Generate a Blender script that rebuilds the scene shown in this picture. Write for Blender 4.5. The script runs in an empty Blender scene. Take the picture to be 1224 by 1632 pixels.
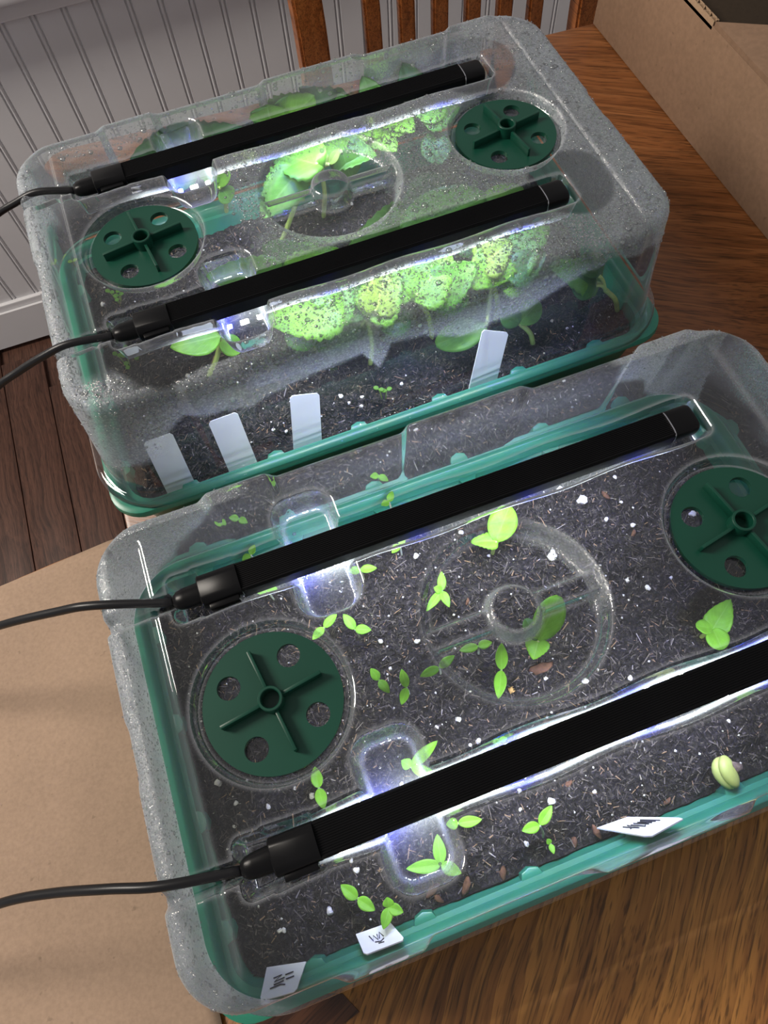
import bpy, bmesh, math, random
import numpy as np
from mathutils import Vector, Matrix

random.seed(7)
RNG = np.random.default_rng(7)
S = bpy.context.scene
COL = S.collection

# ------------------------------------------------------------------ camera
CAM_R = Vector((0.9374, -0.3454, -0.0439))
CAM_U = Vector((0.3319, 0.8481, 0.4130))
CAM_F = Vector((0.1054, 0.4017, -0.9097))
CAM_C = Vector((-0.07355, -0.07082, 0.43717))
FPX = 1138.71
cd = bpy.data.cameras.new('camera')
cam = bpy.data.objects.new('camera', cd)
COL.objects.link(cam)
cd.sensor_fit = 'VERTICAL'
cd.sensor_height = 36.0
cd.lens = FPX / 1632 * 36.0
cd.clip_start = 0.01
_f = CAM_F.normalized()
_r = (CAM_R - _f * CAM_R.dot(_f)).normalized()
_u = _r.cross(_f)
cam.matrix_world = Matrix(((_r.x, _u.x, -_f.x, CAM_C.x), (_r.y, _u.y, -_f.y, CAM_C.y),
                           (_r.z, _u.z, -_f.z, CAM_C.z), (0, 0, 0, 1)))
S.camera = cam


def at(px, py, z):
    """point of the photograph's pixel at world height z"""
    d = _r * ((px - 612) / FPX) + _u * ((816 - py) / FPX) + _f
    t = (z - CAM_C.z) / d.z
    return CAM_C + d * t


# ------------------------------------------------------------------ light
S.view_settings.view_transform = 'Standard'
S.view_settings.look = 'None'
S.view_settings.gamma = 1.0
S.view_settings.use_curve_mapping = False
S.view_settings.exposure = 0.0
W = bpy.data.worlds.new('room_daylight')
S.world = W
W.use_nodes = True
bg = W.node_tree.nodes['Background']
bg.inputs[0].default_value = (1.0, 0.965, 0.975, 1)
bg.inputs[1].default_value = 0.38
# daylight from the room's window, up on the left
sd_ = bpy.data.lights.new('window_daylight', 'AREA')
sd_.shape = 'RECTANGLE'
sd_.size = 0.34
sd_.size_y = 0.62
sd_.energy = 30.0
sd_.color = (1.0, 0.92, 0.82)
sun = bpy.data.objects.new('window_daylight', sd_)
COL.objects.link(sun)
sun.location = Vector((-0.65, 0.385, 0.65)).normalized() * 1.8
sun.rotation_euler = (-sun.location).to_track_quat('-Z', 'Y').to_euler()
LED_WHITE = 540.0
LED_BLUE = 1200.0

try:
    S.cycles.max_bounces = 7
    S.cycles.transparent_max_bounces = 16
    S.cycles.transmission_bounces = 4
    S.cycles.glossy_bounces = 2
    S.cycles.diffuse_bounces = 2
    S.cycles.caustics_reflective = False
    S.cycles.caustics_refractive = False
    S.cycles.sample_clamp_indirect = 4.0
    S.cycles.sample_clamp_direct = 0.0
    S.cycles.use_denoising = True
    S.cycles.use_adaptive_sampling = True
    S.cycles.adaptive_threshold = 0.05
except Exception:
    pass


# ------------------------------------------------------------------ node helpers
class NT:
    def __init__(self, name):
        self.m = bpy.data.materials.new(name)
        self.m.use_nodes = True
        self.t = self.m.node_tree
        self.t.nodes.clear()
        self.out = self.t.nodes.new('ShaderNodeOutputMaterial')

    def n(self, typ, ins=None, **kw):
        x = self.t.nodes.new('ShaderNode' + typ)
        for k, v in kw.items():
            setattr(x, k, v)
        for k, v in (ins or {}).items():
            if isinstance(v, bpy.types.NodeSocket):
                self.t.links.new(v, x.inputs[k])
            else:
                x.inputs[k].default_value = v
        return x

    def ramp(self, fac, stops, interp='LINEAR'):
        x = self.t.nodes.new('ShaderNodeValToRGB')
        x.color_ramp.interpolation = interp
        e = x.color_ramp.elements
        while len(e) < len(stops):
            e.new(0.5)
        for i, (p, c) in enumerate(stops):
            e[i].position = p
            e[i].color = (c[0], c[1], c[2], 1) if not isinstance(c, (int, float)) else (c, c, c, 1)
        self.t.links.new(fac, x.inputs[0])
        return x.outputs[0]

    def math(self, op, a, b=0.0, c=None, clamp=False):
        x = self.t.nodes.new('ShaderNodeMath')
        x.operation = op
        x.use_clamp = clamp
        for i, v in enumerate((a, b) if c is None else (a, b, c)):
            if isinstance(v, bpy.types.NodeSocket):
                self.t.links.new(v, x.inputs[i])
            else:
                x.inputs[i].default_value = v
        return x.outputs[0]

    def mixc(self, f, a, b, blend='MIX'):
        x = self.t.nodes.new('ShaderNodeMix')
        x.data_type = 'RGBA'
        x.blend_type = blend
        for i, v in ((0, f), (6, a), (7, b)):
            if isinstance(v, bpy.types.NodeSocket):
                self.t.links.new(v, x.inputs[i])
            else:
                x.inputs[i].default_value = v if i == 0 else (v[0], v[1], v[2], 1)
        return x.outputs[2]

    def obj(self, scale=(1, 1, 1), rot=(0, 0, 0)):
        tc = self.n('TexCoord')
        mp = self.n('Mapping', {'Vector': tc.outputs['Object'], 'Scale': scale, 'Rotation': rot})
        return mp.outputs[0]

    def bump(self, h, strength=0.3, dist=0.001):
        return self.n('Bump', {'Height': h, 'Strength': strength, 'Distance': dist}).outputs[0]

    def pbr(self, col, rough=0.5, normal=None, spec=0.5, **kw):
        ins = {'Base Color': col if isinstance(col, bpy.types.NodeSocket) else (col[0], col[1], col[2], 1),
               'Roughness': rough, 'Specular IOR Level': spec}
        if normal is not None:
            ins['Normal'] = normal
        ins.update(kw)
        return self.n('BsdfPrincipled', ins).outputs[0]

    def done(self, sh):
        self.t.links.new(sh, self.out.inputs[0])
        return self.m


def mixs(t, f, a, b):
    x = t.t.nodes.new('ShaderNodeMixShader')
    for i, v in enumerate((f, a, b)):
        if isinstance(v, bpy.types.NodeSocket):
            t.t.links.new(v, x.inputs[i])
        else:
            x.inputs[i].default_value = v
    return x.outputs[0]


def adds(t, a, b):
    x = t.t.nodes.new('ShaderNodeAddShader')
    t.t.links.new(a, x.inputs[0])
    t.t.links.new(b, x.inputs[1])
    return x.outputs[0]


M = {}


def simple(name, col, rough=0.5, spec=0.5, nscale=0, namt=0.15, bump=0.0, **kw):
    t = NT(name)
    c = col
    nm = None
    if nscale:
        no = t.n('TexNoise', {'Vector': t.obj(), 'Scale': nscale, 'Detail': 4.0}).outputs[0]
        lo = tuple(x * (1 - namt) for x in col)
        hi = tuple(min(1, x * (1 + namt)) for x in col)
        c = t.ramp(no, [(0.3, lo), (0.7, hi)])
        if bump:
            nm = t.bump(no, bump, 0.001)
    M[name] = t.done(t.pbr(c, rough, nm, spec, **kw))
    return M[name]


def oak(name, angle, dark, mid, light, rough=0.32):
    t = NT(name)
    v = t.obj((1, 1, 1), (0, 0, -angle))
    warp = t.n('TexNoise', {'Vector': v, 'Scale': 5.0, 'Detail': 2.0}).outputs[1]
    va = t.n('VectorMath', {0: warp, 1: (0.5, 0.5, 0.5)}, operation='SUBTRACT').outputs[0]
    vs = t.n('VectorMath', {0: va, 'Scale': 0.035}, operation='SCALE').outputs[0]
    vv = t.n('VectorMath', {0: v, 1: vs}, operation='ADD').outputs[0]
    st = t.n('Mapping', {'Vector': vv, 'Scale': (2.2, 40, 40)}).outputs[0]
    g1 = t.n('TexNoise', {'Vector': st, 'Scale': 1.0, 'Detail': 4.0, 'Roughness': 0.65}).outputs[0]
    wm = t.n('Mapping', {'Vector': vv, 'Scale': (0.16, 1, 1)}).outputs[0]
    wv = t.n('TexWave', {'Vector': wm, 'Scale': 26.0, 'Distortion': 7.0, 'Detail': 3.0, 'Detail Scale': 1.6}, bands_direction='Y', wave_profile='SAW').outputs[1]
    st2 = t.n('Mapping', {'Vector': vv, 'Scale': (38, 900, 900)}).outputs[0]
    g2 = t.n('TexNoise', {'Vector': st2, 'Scale': 1.0, 'Detail': 2.0}).outputs[0]
    st3 = t.n('Mapping', {'Vector': vv, 'Scale': (10, 330, 330)}).outputs[0]
    g3 = t.n('TexNoise', {'Vector': st3, 'Scale': 1.0, 'Detail': 2.0}).outputs[0]
    mixg = t.math('ADD', t.math('MULTIPLY', g1, 0.80), t.math('MULTIPLY', wv, 0.20))
    c = t.ramp(mixg, [(0.26, dark), (0.46, mid), (0.70, light)])
    pores = t.ramp(g2, [(0.36, 0.35), (0.47, 1.0)])
    c = t.mixc(0.8, c, pores, 'MULTIPLY')
    p3 = t.ramp(g3, [(0.36, 0.5), (0.52, 1.0)])
    c = t.mixc(0.7, c, p3, 'MULTIPLY')
    nm = t.bump(g2, 0.12, 0.0005)
    M[name] = t.done(t.pbr(c, rough, nm, 0.35))
    return M[name]


oak('oak_far', math.radians(-30), (0.13, 0.042, 0.013), (0.22, 0.078, 0.024), (0.29, 0.112, 0.038))
oak('oak_near', math.radians(46), (0.13, 0.047, 0.013), (0.31, 0.128, 0.032), (0.48, 0.215, 0.052))
oak('oak_edge', 0.0, (0.15, 0.055, 0.018), (0.28, 0.11, 0.035), (0.38, 0.16, 0.055))
oak('walnut_inlay', math.radians(20), (0.035, 0.012, 0.006), (0.06, 0.022, 0.010), (0.09, 0.035, 0.015))
oak('chair_wood', math.radians(90), (0.20, 0.060, 0.015), (0.33, 0.105, 0.027), (0.42, 0.145, 0.040))
oak('dark_floor', math.radians(90), (0.045, 0.020, 0.013), (0.085, 0.038, 0.025), (0.125, 0.058, 0.038), 0.45)
simple('white_paint', (0.74, 0.73, 0.74), 0.45, 0.4, 9, 0.03)
simple('black_plastic', (0.004, 0.004, 0.0045), 0.28, 0.14, 60, 0.2)
simple('black_aluminium', (0.004, 0.004, 0.0045), 0.45, 0.08, 40, 0.15)
simple('cord_rubber', (0.006, 0.006, 0.007), 0.35, 0.3, 60, 0.2)
simple('metal_ring', (0.5, 0.5, 0.52), 0.25, 0.5, 60, 0.1, Metallic=1.0)
simple('vent_green', (0.004, 0.050, 0.030), 0.36, 0.35, 18, 0.10)
simple('tag_white', (0.80, 0.81, 0.82), 0.5, 0.4, 60, 0.03)
simple('pen_ink', (0.03, 0.03, 0.045), 0.6, 0.3, 60, 0.2)
simple('perlite', (0.78, 0.75, 0.68), 0.8, 0.2, 900, 0.15, 0.4)
simple('pebble_tan', (0.50, 0.30, 0.10), 0.7, 0.3, 500, 0.25, 0.4)
simple('bark', (0.13, 0.065, 0.038), 0.8, 0.2, 350, 0.4, 0.5)
simple('seed_coat', (0.16, 0.12, 0.10), 0.8, 0.2, 500, 0.4, 0.5)
simple('bean_pale', (0.42, 0.48, 0.13), 0.5, 0.4, 150, 0.10)
simple('pcb_white', (0.75, 0.75, 0.72), 0.5, 0.4, 90, 0.04)


def kraft(name, c, rough=0.85, fib=500, spec=0.2):
    t = NT(name)
    v = t.obj()
    a = t.n('TexNoise', {'Vector': v, 'Scale': 7.0, 'Detail': 3.0}).outputs[0]
    b = t.n('TexNoise', {'Vector': v, 'Scale': float(fib), 'Detail': 3.0}).outputs[0]
    s = t.n('TexNoise', {'Vector': v, 'Scale': 190.0, 'Detail': 2.0}).outputs[0]
    col = t.ramp(a, [(0.3, tuple(x * 0.86 for x in c)), (0.7, tuple(x * 1.1 for x in c))])
    col = t.mixc(0.5, col, t.ramp(b, [(0.3, 0.8), (0.7, 1.12)]), 'MULTIPLY')
    col = t.mixc(0.6, col, t.ramp(s, [(0.22, 0.55), (0.30, 1.0)]), 'MULTIPLY')
    M[name] = t.done(t.pbr(col, rough, t.bump(b, 0.08, 0.0006), spec))


kraft('kraft_paper', (0.36, 0.250, 0.175))
kraft('cardboard', (0.25, 0.155, 0.098), 0.9, 260)
kraft('cardboard_shade', (0.034, 0.023, 0.014), 0.9, 260)  # cardboard with the shade of the box interior put into its colour
kraft('cardboard_liner', (0.40, 0.27, 0.17), 0.9, 300)


def emis(name, col, st):
    t = NT(name)
    M[name] = t.done(t.n('Emission', {'Color': (*col, 1), 'Strength': st}).outputs[0])


emis('led_white', (0.95, 1.0, 0.93), LED_WHITE)
emis('led_blue', (0.05, 0.07, 1.0), LED_BLUE)


def tray_mat():
    t = NT('tray_green')
    no = t.n('TexNoise', {'Vector': t.obj(), 'Scale': 14.0, 'Detail': 3.0}).outputs[0]
    c = t.ramp(no, [(0.3, (0.030, 0.24, 0.150)), (0.7, (0.045, 0.30, 0.195))])
    a = t.pbr(c, 0.30, None, 0.5)
    b = t.n('BsdfTranslucent', {'Color': (0.05, 0.40, 0.26, 1)}).outputs[0]
    M['tray_green'] = t.done(mixs(t, 0.25, a, b))


tray_mat()


def soil_mat():
    t = NT('potting_soil')
    v = t.obj()
    a = t.n('TexNoise', {'Vector': v, 'Scale': 60.0, 'Detail': 5.0, 'Roughness': 0.7}).outputs[0]
    b = t.n('TexNoise', {'Vector': v, 'Scale': 520.0, 'Detail': 4.0, 'Roughness': 0.7}).outputs[0]
    c = t.ramp(b, [(0.34, (0.004, 0.0035, 0.0035)), (0.52, (0.020, 0.017, 0.0165)), (0.72, (0.085, 0.072, 0.066))])
    c = t.mixc(0.55, c, t.ramp(a, [(0.35, 0.55), (0.65, 1.25)]), 'MULTIPLY')
    h = t.math('ADD', t.math('MULTIPLY', a, 0.6), b)
    M['potting_soil'] = t.done(t.pbr(c, 0.75, t.bump(h, 1.0, 0.0022), 0.3))
    t = NT('soil_litter')
    at_ = t.n('Attribute', attribute_name='tint').outputs[0]
    M['soil_litter'] = t.done(t.pbr(at_, 0.8, None, 0.25))


soil_mat()


def leaf_mat(name, base, back, vein, trans=0.45):
    t = NT(name)
    uv = t.n('UVMap', uv_map='leaf')
    sx = t.n('SeparateXYZ', {0: uv.outputs[0]})
    x, y = sx.outputs[0], sx.outputs[1]
    ax = t.math('ABSOLUTE', x)
    mid = t.math('LESS_THAN', ax, 0.045)
    w = t.math('SUBTRACT', t.math('MULTIPLY', y, 7.0), t.math('MULTIPLY', ax, 3.2))
    fr = t.math('FRACT', w)
    side = t.math('LESS_THAN', fr, 0.10)
    vm = t.math('MAXIMUM', mid, t.math('MULTIPLY', side, 0.7))
    no = t.n('TexNoise', {'Vector': t.obj(), 'Scale': 260.0, 'Detail': 3.0}).outputs[0]
    c = t.ramp(no, [(0.3, tuple(k * 0.8 for k in base)), (0.7, tuple(k * 1.15 for k in base))])
    c = t.mixc(t.math('MULTIPLY', vm, 0.5), c, vein)
    nm = t.bump(t.math('ADD', no, t.math('MULTIPLY', vm, -1.0)), 0.3, 0.0006)
    a = t.pbr(c, 0.48, nm, 0.4)
    b = t.n('BsdfTranslucent', {'Color': (*back, 1), 'Normal': nm}).outputs[0]
    M[name] = t.done(mixs(t, trans, a, b))


leaf_mat('leaf_bright', (0.14, 0.35, 0.026), (0.19, 0.41, 0.030), (0.30, 0.52, 0.12))
leaf_mat('leaf_lime', (0.26, 0.60, 0.04), (0.36, 0.72, 0.05), (0.42, 0.74, 0.14))
leaf_mat('leaf_mid', (0.085, 0.25, 0.028), (0.16, 0.36, 0.04), (0.20, 0.40, 0.10))
leaf_mat('leaf_dark', (0.035, 0.13, 0.025), (0.07, 0.22, 0.035), (0.10, 0.24, 0.06))
leaf_mat('leaf_yellow', (0.17, 0.29, 0.030), (0.24, 0.36, 0.035), (0.45, 0.55, 0.15))
simple('stem_green', (0.34, 0.45, 0.12), 0.5, 0.4, 200, 0.15)
simple('stem_pale', (0.45, 0.50, 0.36), 0.5, 0.4, 200, 0.15)


def plastic_mat(name, attr):
    """thin clear sheet; condensation comes from the vertex attribute"""
    t = NT(name)
    v = t.obj()
    fog = t.n('Attribute', attribute_name=attr).outputs['Fac']
    vor = t.n('TexVoronoi', {'Vector': v, 'Scale': 780.0, 'Randomness': 1.0}).outputs['Distance']
    vor2 = t.n('TexVoronoi', {'Vector': v, 'Scale': 1500.0, 'Randomness': 1.0}).outputs['Distance']
    bead = t.math('SUBTRACT', 1.0, t.math('MULTIPLY', vor, 1.5), clamp=True)
    bead2 = t.math('SUBTRACT', 1.0, t.math('MULTIPLY', vor2, 1.5), clamp=True)
    hh = t.math('MULTIPLY', t.math('ADD', bead, t.math('MULTIPLY', bead2, 0.6)), fog)
    nm = t.bump(hh, 0.55, 0.0007)
    fres = t.n('Fresnel', {'IOR': 1.5}).outputs[0]
    fres2 = t.math('MULTIPLY', fres, 1.25, clamp=True)
    edge = t.math('POWER', t.n('LayerWeight', {'Blend': 0.5}).outputs['Facing'], 2.6)
    clear = t.n('BsdfTransparent', {'Color': (0.965, 0.985, 0.982, 1)}).outputs[0]
    gl = t.n('BsdfGlossy', {'Color': (1, 1, 1, 1), 'Roughness': t.math('ADD', t.math('MULTIPLY', fog, 0.14), 0.045),
                            'Normal': nm}).outputs[0]
    bnd = t.n('Attribute', attribute_name='bend').outputs['Fac']
    sh = mixs(t, t.math('ADD', fres2, t.math('MULTIPLY', bnd, 0.26), clamp=True), clear, gl)
    dif = t.n('BsdfDiffuse', {'Color': (0.72, 0.77, 0.84, 1)}).outputs[0]
    tr = t.n('BsdfTranslucent', {'Color': (0.80, 0.85, 0.92, 1)}).outputs[0]
    scat = mixs(t, 0.5, dif, tr)
    dots = t.math('ADD', t.math('MULTIPLY', bead, 0.35), 0.45)
    f = t.math('ADD', t.math('MULTIPLY', t.math('MULTIPLY', fog, dots), 0.74),
               t.math('ADD', t.math('MULTIPLY', t.n('Attribute', attribute_name='bend').outputs['Fac'], 0.12),
                      t.math('ADD', 0.012, t.math('MULTIPLY', edge, 0.25))), clamp=True)
    M[name] = t.done(mixs(t, f, sh, scat))


plastic_mat('clear_plastic_front', 'fog_front')
plastic_mat('clear_plastic_back', 'fog_back')


def drop_mat():
    t = NT('water_drop')
    fres = t.math('MULTIPLY', t.n('Fresnel', {'IOR': 1.38}).outputs[0], 1.0, clamp=True)
    edge = t.math('POWER', t.n('LayerWeight', {'Blend': 0.5}).outputs['Facing'], 1.5)
    tcol = t.mixc(edge, (0.97, 0.98, 0.98), (0.46, 0.47, 0.48))
    tr = t.n('BsdfTransparent', {'Color': tcol}).outputs[0]
    gl = t.n('BsdfGlossy', {'Color': (1, 1, 1, 1), 'Roughness': 0.06}).outputs[0]
    df = t.n('BsdfTranslucent', {'Color': (0.9, 0.93, 0.95, 1)}).outputs[0]
    M['water_drop'] = t.done(mixs(t, 0.16, mixs(t, t.math('ADD', fres, 0.16, clamp=True), tr, gl), df))


drop_mat()


# ------------------------------------------------------------------ mesh helpers
def link(o, parent=None):
    COL.objects.link(o)
    if parent is not None:
        o.parent = parent
    return o


def tag(o, label=None, cat=None, group=None, kind=None):
    if label:
        o['label'] = label
    if cat:
        o['category'] = cat
    if group:
        o['group'] = group
    if kind:
        o['kind'] = kind
    return o


def empty(name, loc, label=None, cat=None, group=None, rz=0.0):
    o = bpy.data.objects.new(name, None)
    o.empty_display_size = 0.02
    o.location = loc
    o.rotation_euler = (0, 0, rz)
    COL.objects.link(o)
    return tag(o, label, cat, group)


def obj(name, me, mat, parent=None, loc=(0, 0, 0), rz=0.0):
    o = bpy.data.objects.new(name, me)
    if mat and not me.materials:
        me.materials.append(M[mat])
    o.location = loc
    o.rotation_euler = (0, 0, rz)
    return link(o, parent)


def pyd(name, v, f, smooth=False):
    me = bpy.data.meshes.new(name)
    me.from_pydata([tuple(map(float, p)) for p in v], [], f)
    if smooth:
        me.polygons.foreach_set('use_smooth', [True] * len(me.polygons))
    me.update()
    return me


def bm_mesh(name, bm, smooth=False, sharp=None):
    bmesh.ops.recalc_face_normals(bm, faces=bm.faces)
    me = bpy.data.meshes.new(name)
    bm.to_mesh(me)
    bm.free()
    if smooth:
        me.polygons.foreach_set('use_smooth', [True] * len(me.polygons))
        if sharp is not None:
            me.set_sharp_from_angle(angle=math.radians(sharp))
    me.update()
    return me


def box_bm(bm, x0, x1, y0, y1, z0, z1, bev=0.0):
    r = bmesh.ops.create_cube(bm, size=1.0)
    vs = r['verts']
    bmesh.ops.scale(bm, vec=(x1 - x0, y1 - y0, z1 - z0), verts=vs)
    bmesh.ops.translate(bm, vec=((x0 + x1) / 2, (y0 + y1) / 2, (z0 + z1) / 2), verts=vs)
    if bev:
        es = list({e for v in vs for e in v.link_edges})
        bmesh.ops.bevel(bm, geom=es, offset=bev, segments=2, affect='EDGES', profile=0.5)


def box(name, x0, x1, y0, y1, z0, z1, bev=0.0):
    bm = bmesh.new()
    box_bm(bm, x0, x1, y0, y1, z0, z1, bev)
    return bm_mesh(name, bm, bool(bev), 40)


def prism(name, pts, z0, z1, bev=0.0):
    bm = bmesh.new()
    vs = [bm.verts.new((p[0], p[1], z0)) for p in pts]
    f = bm.faces.new(vs)
    r = bmesh.ops.extrude_face_region(bm, geom=[f])
    bmesh.ops.translate(bm, vec=(0, 0, z1 - z0), verts=[e for e in r['geom'] if isinstance(e, bmesh.types.BMVert)])
    if bev:
        es = [e for e in bm.edges if abs(e.verts[0].co.z - e.verts[1].co.z) < 1e-7]
        bmesh.ops.bevel(bm, geom=es, offset=bev, segments=2, affect='EDGES', profile=0.5)
    return bm_mesh(name, bm, bool(bev), 40)


def tube(name, pts, radii, seg=10, cap=True):
    pts = [Vector(p) for p in pts]
    if isinstance(radii, (int, float)):
        radii = [radii] * len(pts)
    v, f = [], []
    up = Vector((0.31, 0.17, 0.93)).normalized()
    for i, p in enumerate(pts):
        t = (pts[min(i + 1, len(pts) - 1)] - pts[max(i - 1, 0)]).normalized()
        a = t.cross(up)
        if a.length < 0.05:
            a = t.cross(Vector((1, 0, 0)))
        a.normalize()
        b = t.cross(a)
        for k in range(seg):
            w = 2 * math.pi * k / seg
            v.append(p + (a * math.cos(w) + b * math.sin(w)) * radii[i])
    for i in range(len(pts) - 1):
        for k in range(seg):
            k2 = (k + 1) % seg
            f.append((i * seg + k, i * seg + k2, (i + 1) * seg + k2, (i + 1) * seg + k))
    if cap:
        f.append(tuple(range(seg))[::-1])
        f.append(tuple((len(pts) - 1) * seg + k for k in range(seg)))
    return pyd(name, v, f, True)


def spline(ctrl, n=8):
    P = [Vector(c) for c in ctrl]
    P = [P[0] * 2 - P[1]] + P + [P[-1] * 2 - P[-2]]
    out = []
    for i in range(1, len(P) - 2):
        for k in range(n):
            t = k / n
            a, b, c, d = P[i - 1], P[i], P[i + 1], P[i + 2]
            out.append(0.5 * ((2 * b) + (c - a) * t + (2 * a - 5 * b + 4 * c - d) * t * t + (3 * b - a - 3 * c + d) * t ** 3))
    out.append(P[-2])
    return out


def lat(x, y, seed=0):
    """smooth lattice noise in 0..1"""
    x = np.asarray(x, float)
    y = np.asarray(y, float)
    xi, yi = np.floor(x).astype(np.int64), np.floor(y).astype(np.int64)
    fx, fy = x - xi, y - yi
    fx, fy = fx * fx * (3 - 2 * fx), fy * fy * (3 - 2 * fy)

    def h(a, b):
        n = (a * 374761393 + b * 668265263 + seed * 974711) & 0x7fffffff
        n = ((n ^ (n >> 13)) * 1274126177) & 0x7fffffff
        return ((n ^ (n >> 16)) & 0xffff) / 65535.0
    return (h(xi, yi) * (1 - fx) + h(xi + 1, yi) * fx) * (1 - fy) + (h(xi, yi + 1) * (1 - fx) + h(xi + 1, yi + 1) * fx) * fy


def sst(a, b, x):
    t = np.clip((x - a) / (b - a), 0, 1)
    return t * t * (3 - 2 * t)


# ------------------------------------------------------------------ room
ZF = -0.757
fl = obj('floor', box('floor', -3.2, 2.0, -1.6, 1.16, ZF - 0.06, ZF - 0.012), 'dark_floor')
tag(fl, 'dark brown hardwood floor under the table', None, None, 'structure')
plank = box('plank', -0.0425, 0.0425, -0.45, 0.45, -0.012, 0.0, 0.0012)
plank.materials.append(M['dark_floor'])
for i in range(20):
    for j in range(2):
        x = -1.30 + i * 0.0865
        y = 0.67 - j * 0.905 + (0.31 * ((i * 37) % 10) / 10 - 0.15)
        if y + 0.45 > 1.118:
            y = 1.118 - 0.45
        o = obj('plank', plank, None, fl, (x, y, ZF))

YW = 1.12
wl = obj('wall_back', box('wall_back', -3.2, 2.0, YW, YW + 0.10, ZF, 0.62), 'white_paint')
tag(wl, 'white painted beadboard wall behind the table', None, None, 'structure')
prof = [(0.0, 0.0), (0.0, -0.004), (0.033, -0.004), (0.0342, -0.0005), (0.0352, -0.0005), (0.0362, -0.0032),
        (0.0382, -0.0044), (0.0402, -0.0032), (0.0412, -0.0005), (0.0422, -0.0005), (0.0434, -0.004), (0.0452, -0.004), (0.0452, 0.0)]
ZB0, ZB1 = -0.652, -0.171
v = [(p[0], p[1], ZB0) for p in prof] + [(p[0], p[1], ZB1) for p in prof]
n = len(prof)
f = [(i, i + 1, n + i + 1, n + i) for i in range(n - 1)] + [tuple(range(n))[::-1], tuple(range(n, 2 * n))]
board = pyd('board', v, f)
board.materials.append(M['white_paint'])
for i in range(-10, 58):
    obj('board', board, None, wl, (-1.155 + i * 0.0452 + 0.0105, YW, 0))
bb = bmesh.new()
box_bm(bb, -3.2, 2.0, YW - 0.016, YW - 0.0001, ZF, -0.668, 0.0)
box_bm(bb, -3.2, 2.0, YW - 0.011, YW - 0.0001, -0.668, ZB0, 0.002)
tag(obj('baseboard_back', bm_mesh('baseboard_back', bb), 'white_paint'), 'white baseboard along the foot of the beadboard', None, None, 'structure')
bb = bmesh.new()
box_bm(bb, -3.2, 2.0, YW - 0.018, YW - 0.0001, -0.171, -0.140, 0.003)
box_bm(bb, -3.2, 2.0, YW - 0.045, YW - 0.0001, -0.140, -0.112, 0.006)
tag(obj('trim_1', bm_mesh('trim_1', bb, True, 40), 'white_paint'), 'white rail capping the beadboard', None, None, 'structure')

# ------------------------------------------------------------------ table
TX0, TX1, TY0, TY1 = -0.205, 0.95, -0.62, 0.533
tb = empty('dining_table', (0.3, -0.05, ZF), 'oak dining table with a half round end leaf, under both trays', 'table')
OFF = Vector((-0.3, 0.05, -ZF))


def tpart(name, me, mat):
    return obj(name, me, mat, tb, OFF)


def rrect(x0, x1, y0, y1, r, n=6, corners=(1, 1, 1, 1)):
    pts = []
    for (cx, cy, a0, on) in ((x1, y1, 0, corners[0]), (x0, y1, 90, corners[1]), (x0, y0, 180, corners[2]), (x1, y0, 270, corners[3])):
        if not on:
            pts.append((cx, cy))
            continue
        ox = cx - r if cx == x1 else cx + r
        oy = cy - r if cy == y1 else cy + r
        for k in range(n + 1):
            a = math.radians(a0 + 90 * k / n)
            pts.append((ox + r * math.cos(a), oy + r * math.sin(a)))
    return pts


YS = -0.112
tpart('top_panel', prism('top_panel', [(TX1, YS + 0.0002), (TX1, 0.498), (0.34, 0.532), (-0.165, 0.565), (-0.179, 0.562), (-0.188, 0.552), (-0.190, 0.54), (-0.190, YS + 0.0002)], -0.026, 0.0, 0.003), 'oak_far')
tpart('top_panel', prism('top_panel', rrect(TX0, TX1, TY0, YS - 0.0002, 0.03, 6, (0, 0, 1, 1)), -0.026, 0.0, 0.003), 'oak_near')
tpart('inlay', prism('inlay', [(-0.1371, -0.1262), (-0.1316, -0.1365), (-0.146, -0.1395), (-0.19, -0.128), (-0.19, -0.114), (-0.16, -0.118)], -0.002, 0.0004), 'walnut_inlay')
LCX, LCY, LA, LB = TX0, -0.22, 0.45, 0.39
arc = [(LCX - 0.0004 - LA * math.cos(a), LCY + LB * math.sin(a)) for a in [math.radians(90 - 180 * k / 48) for k in range(49)]]
tpart('end_leaf', prism('end_leaf', arc, -0.026, 0.0, 0.003), 'oak_edge')
bb = bmesh.new()
box_bm(bb, -0.13, 0.88, -0.55, -0.528, -0.12, -0.0265)
box_bm(bb, -0.13, 0.88, 0.44, 0.462, -0.12, -0.0265)
box_bm(bb, -0.13, -0.108, -0.528, 0.44, -0.12, -0.0265)
box_bm(bb, 0.858, 0.88, -0.528, 0.44, -0.12, -0.0265)
tpart('apron', bm_mesh('apron', bb), 'oak_edge')
for lx in (-0.10, 0.85):
    for ly in (-0.52, 0.43):
        tpart('leg', tube('leg', [(lx, ly, ZF), (lx, ly, ZF + 0.08), (lx, ly, -0.35), (lx, ly, -0.20), (lx, ly, -0.18), (lx, ly, -0.0268)],
                          [0.016, 0.022, 0.032, 0.03, 0.036, 0.036], 14), 'oak_edge')

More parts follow.
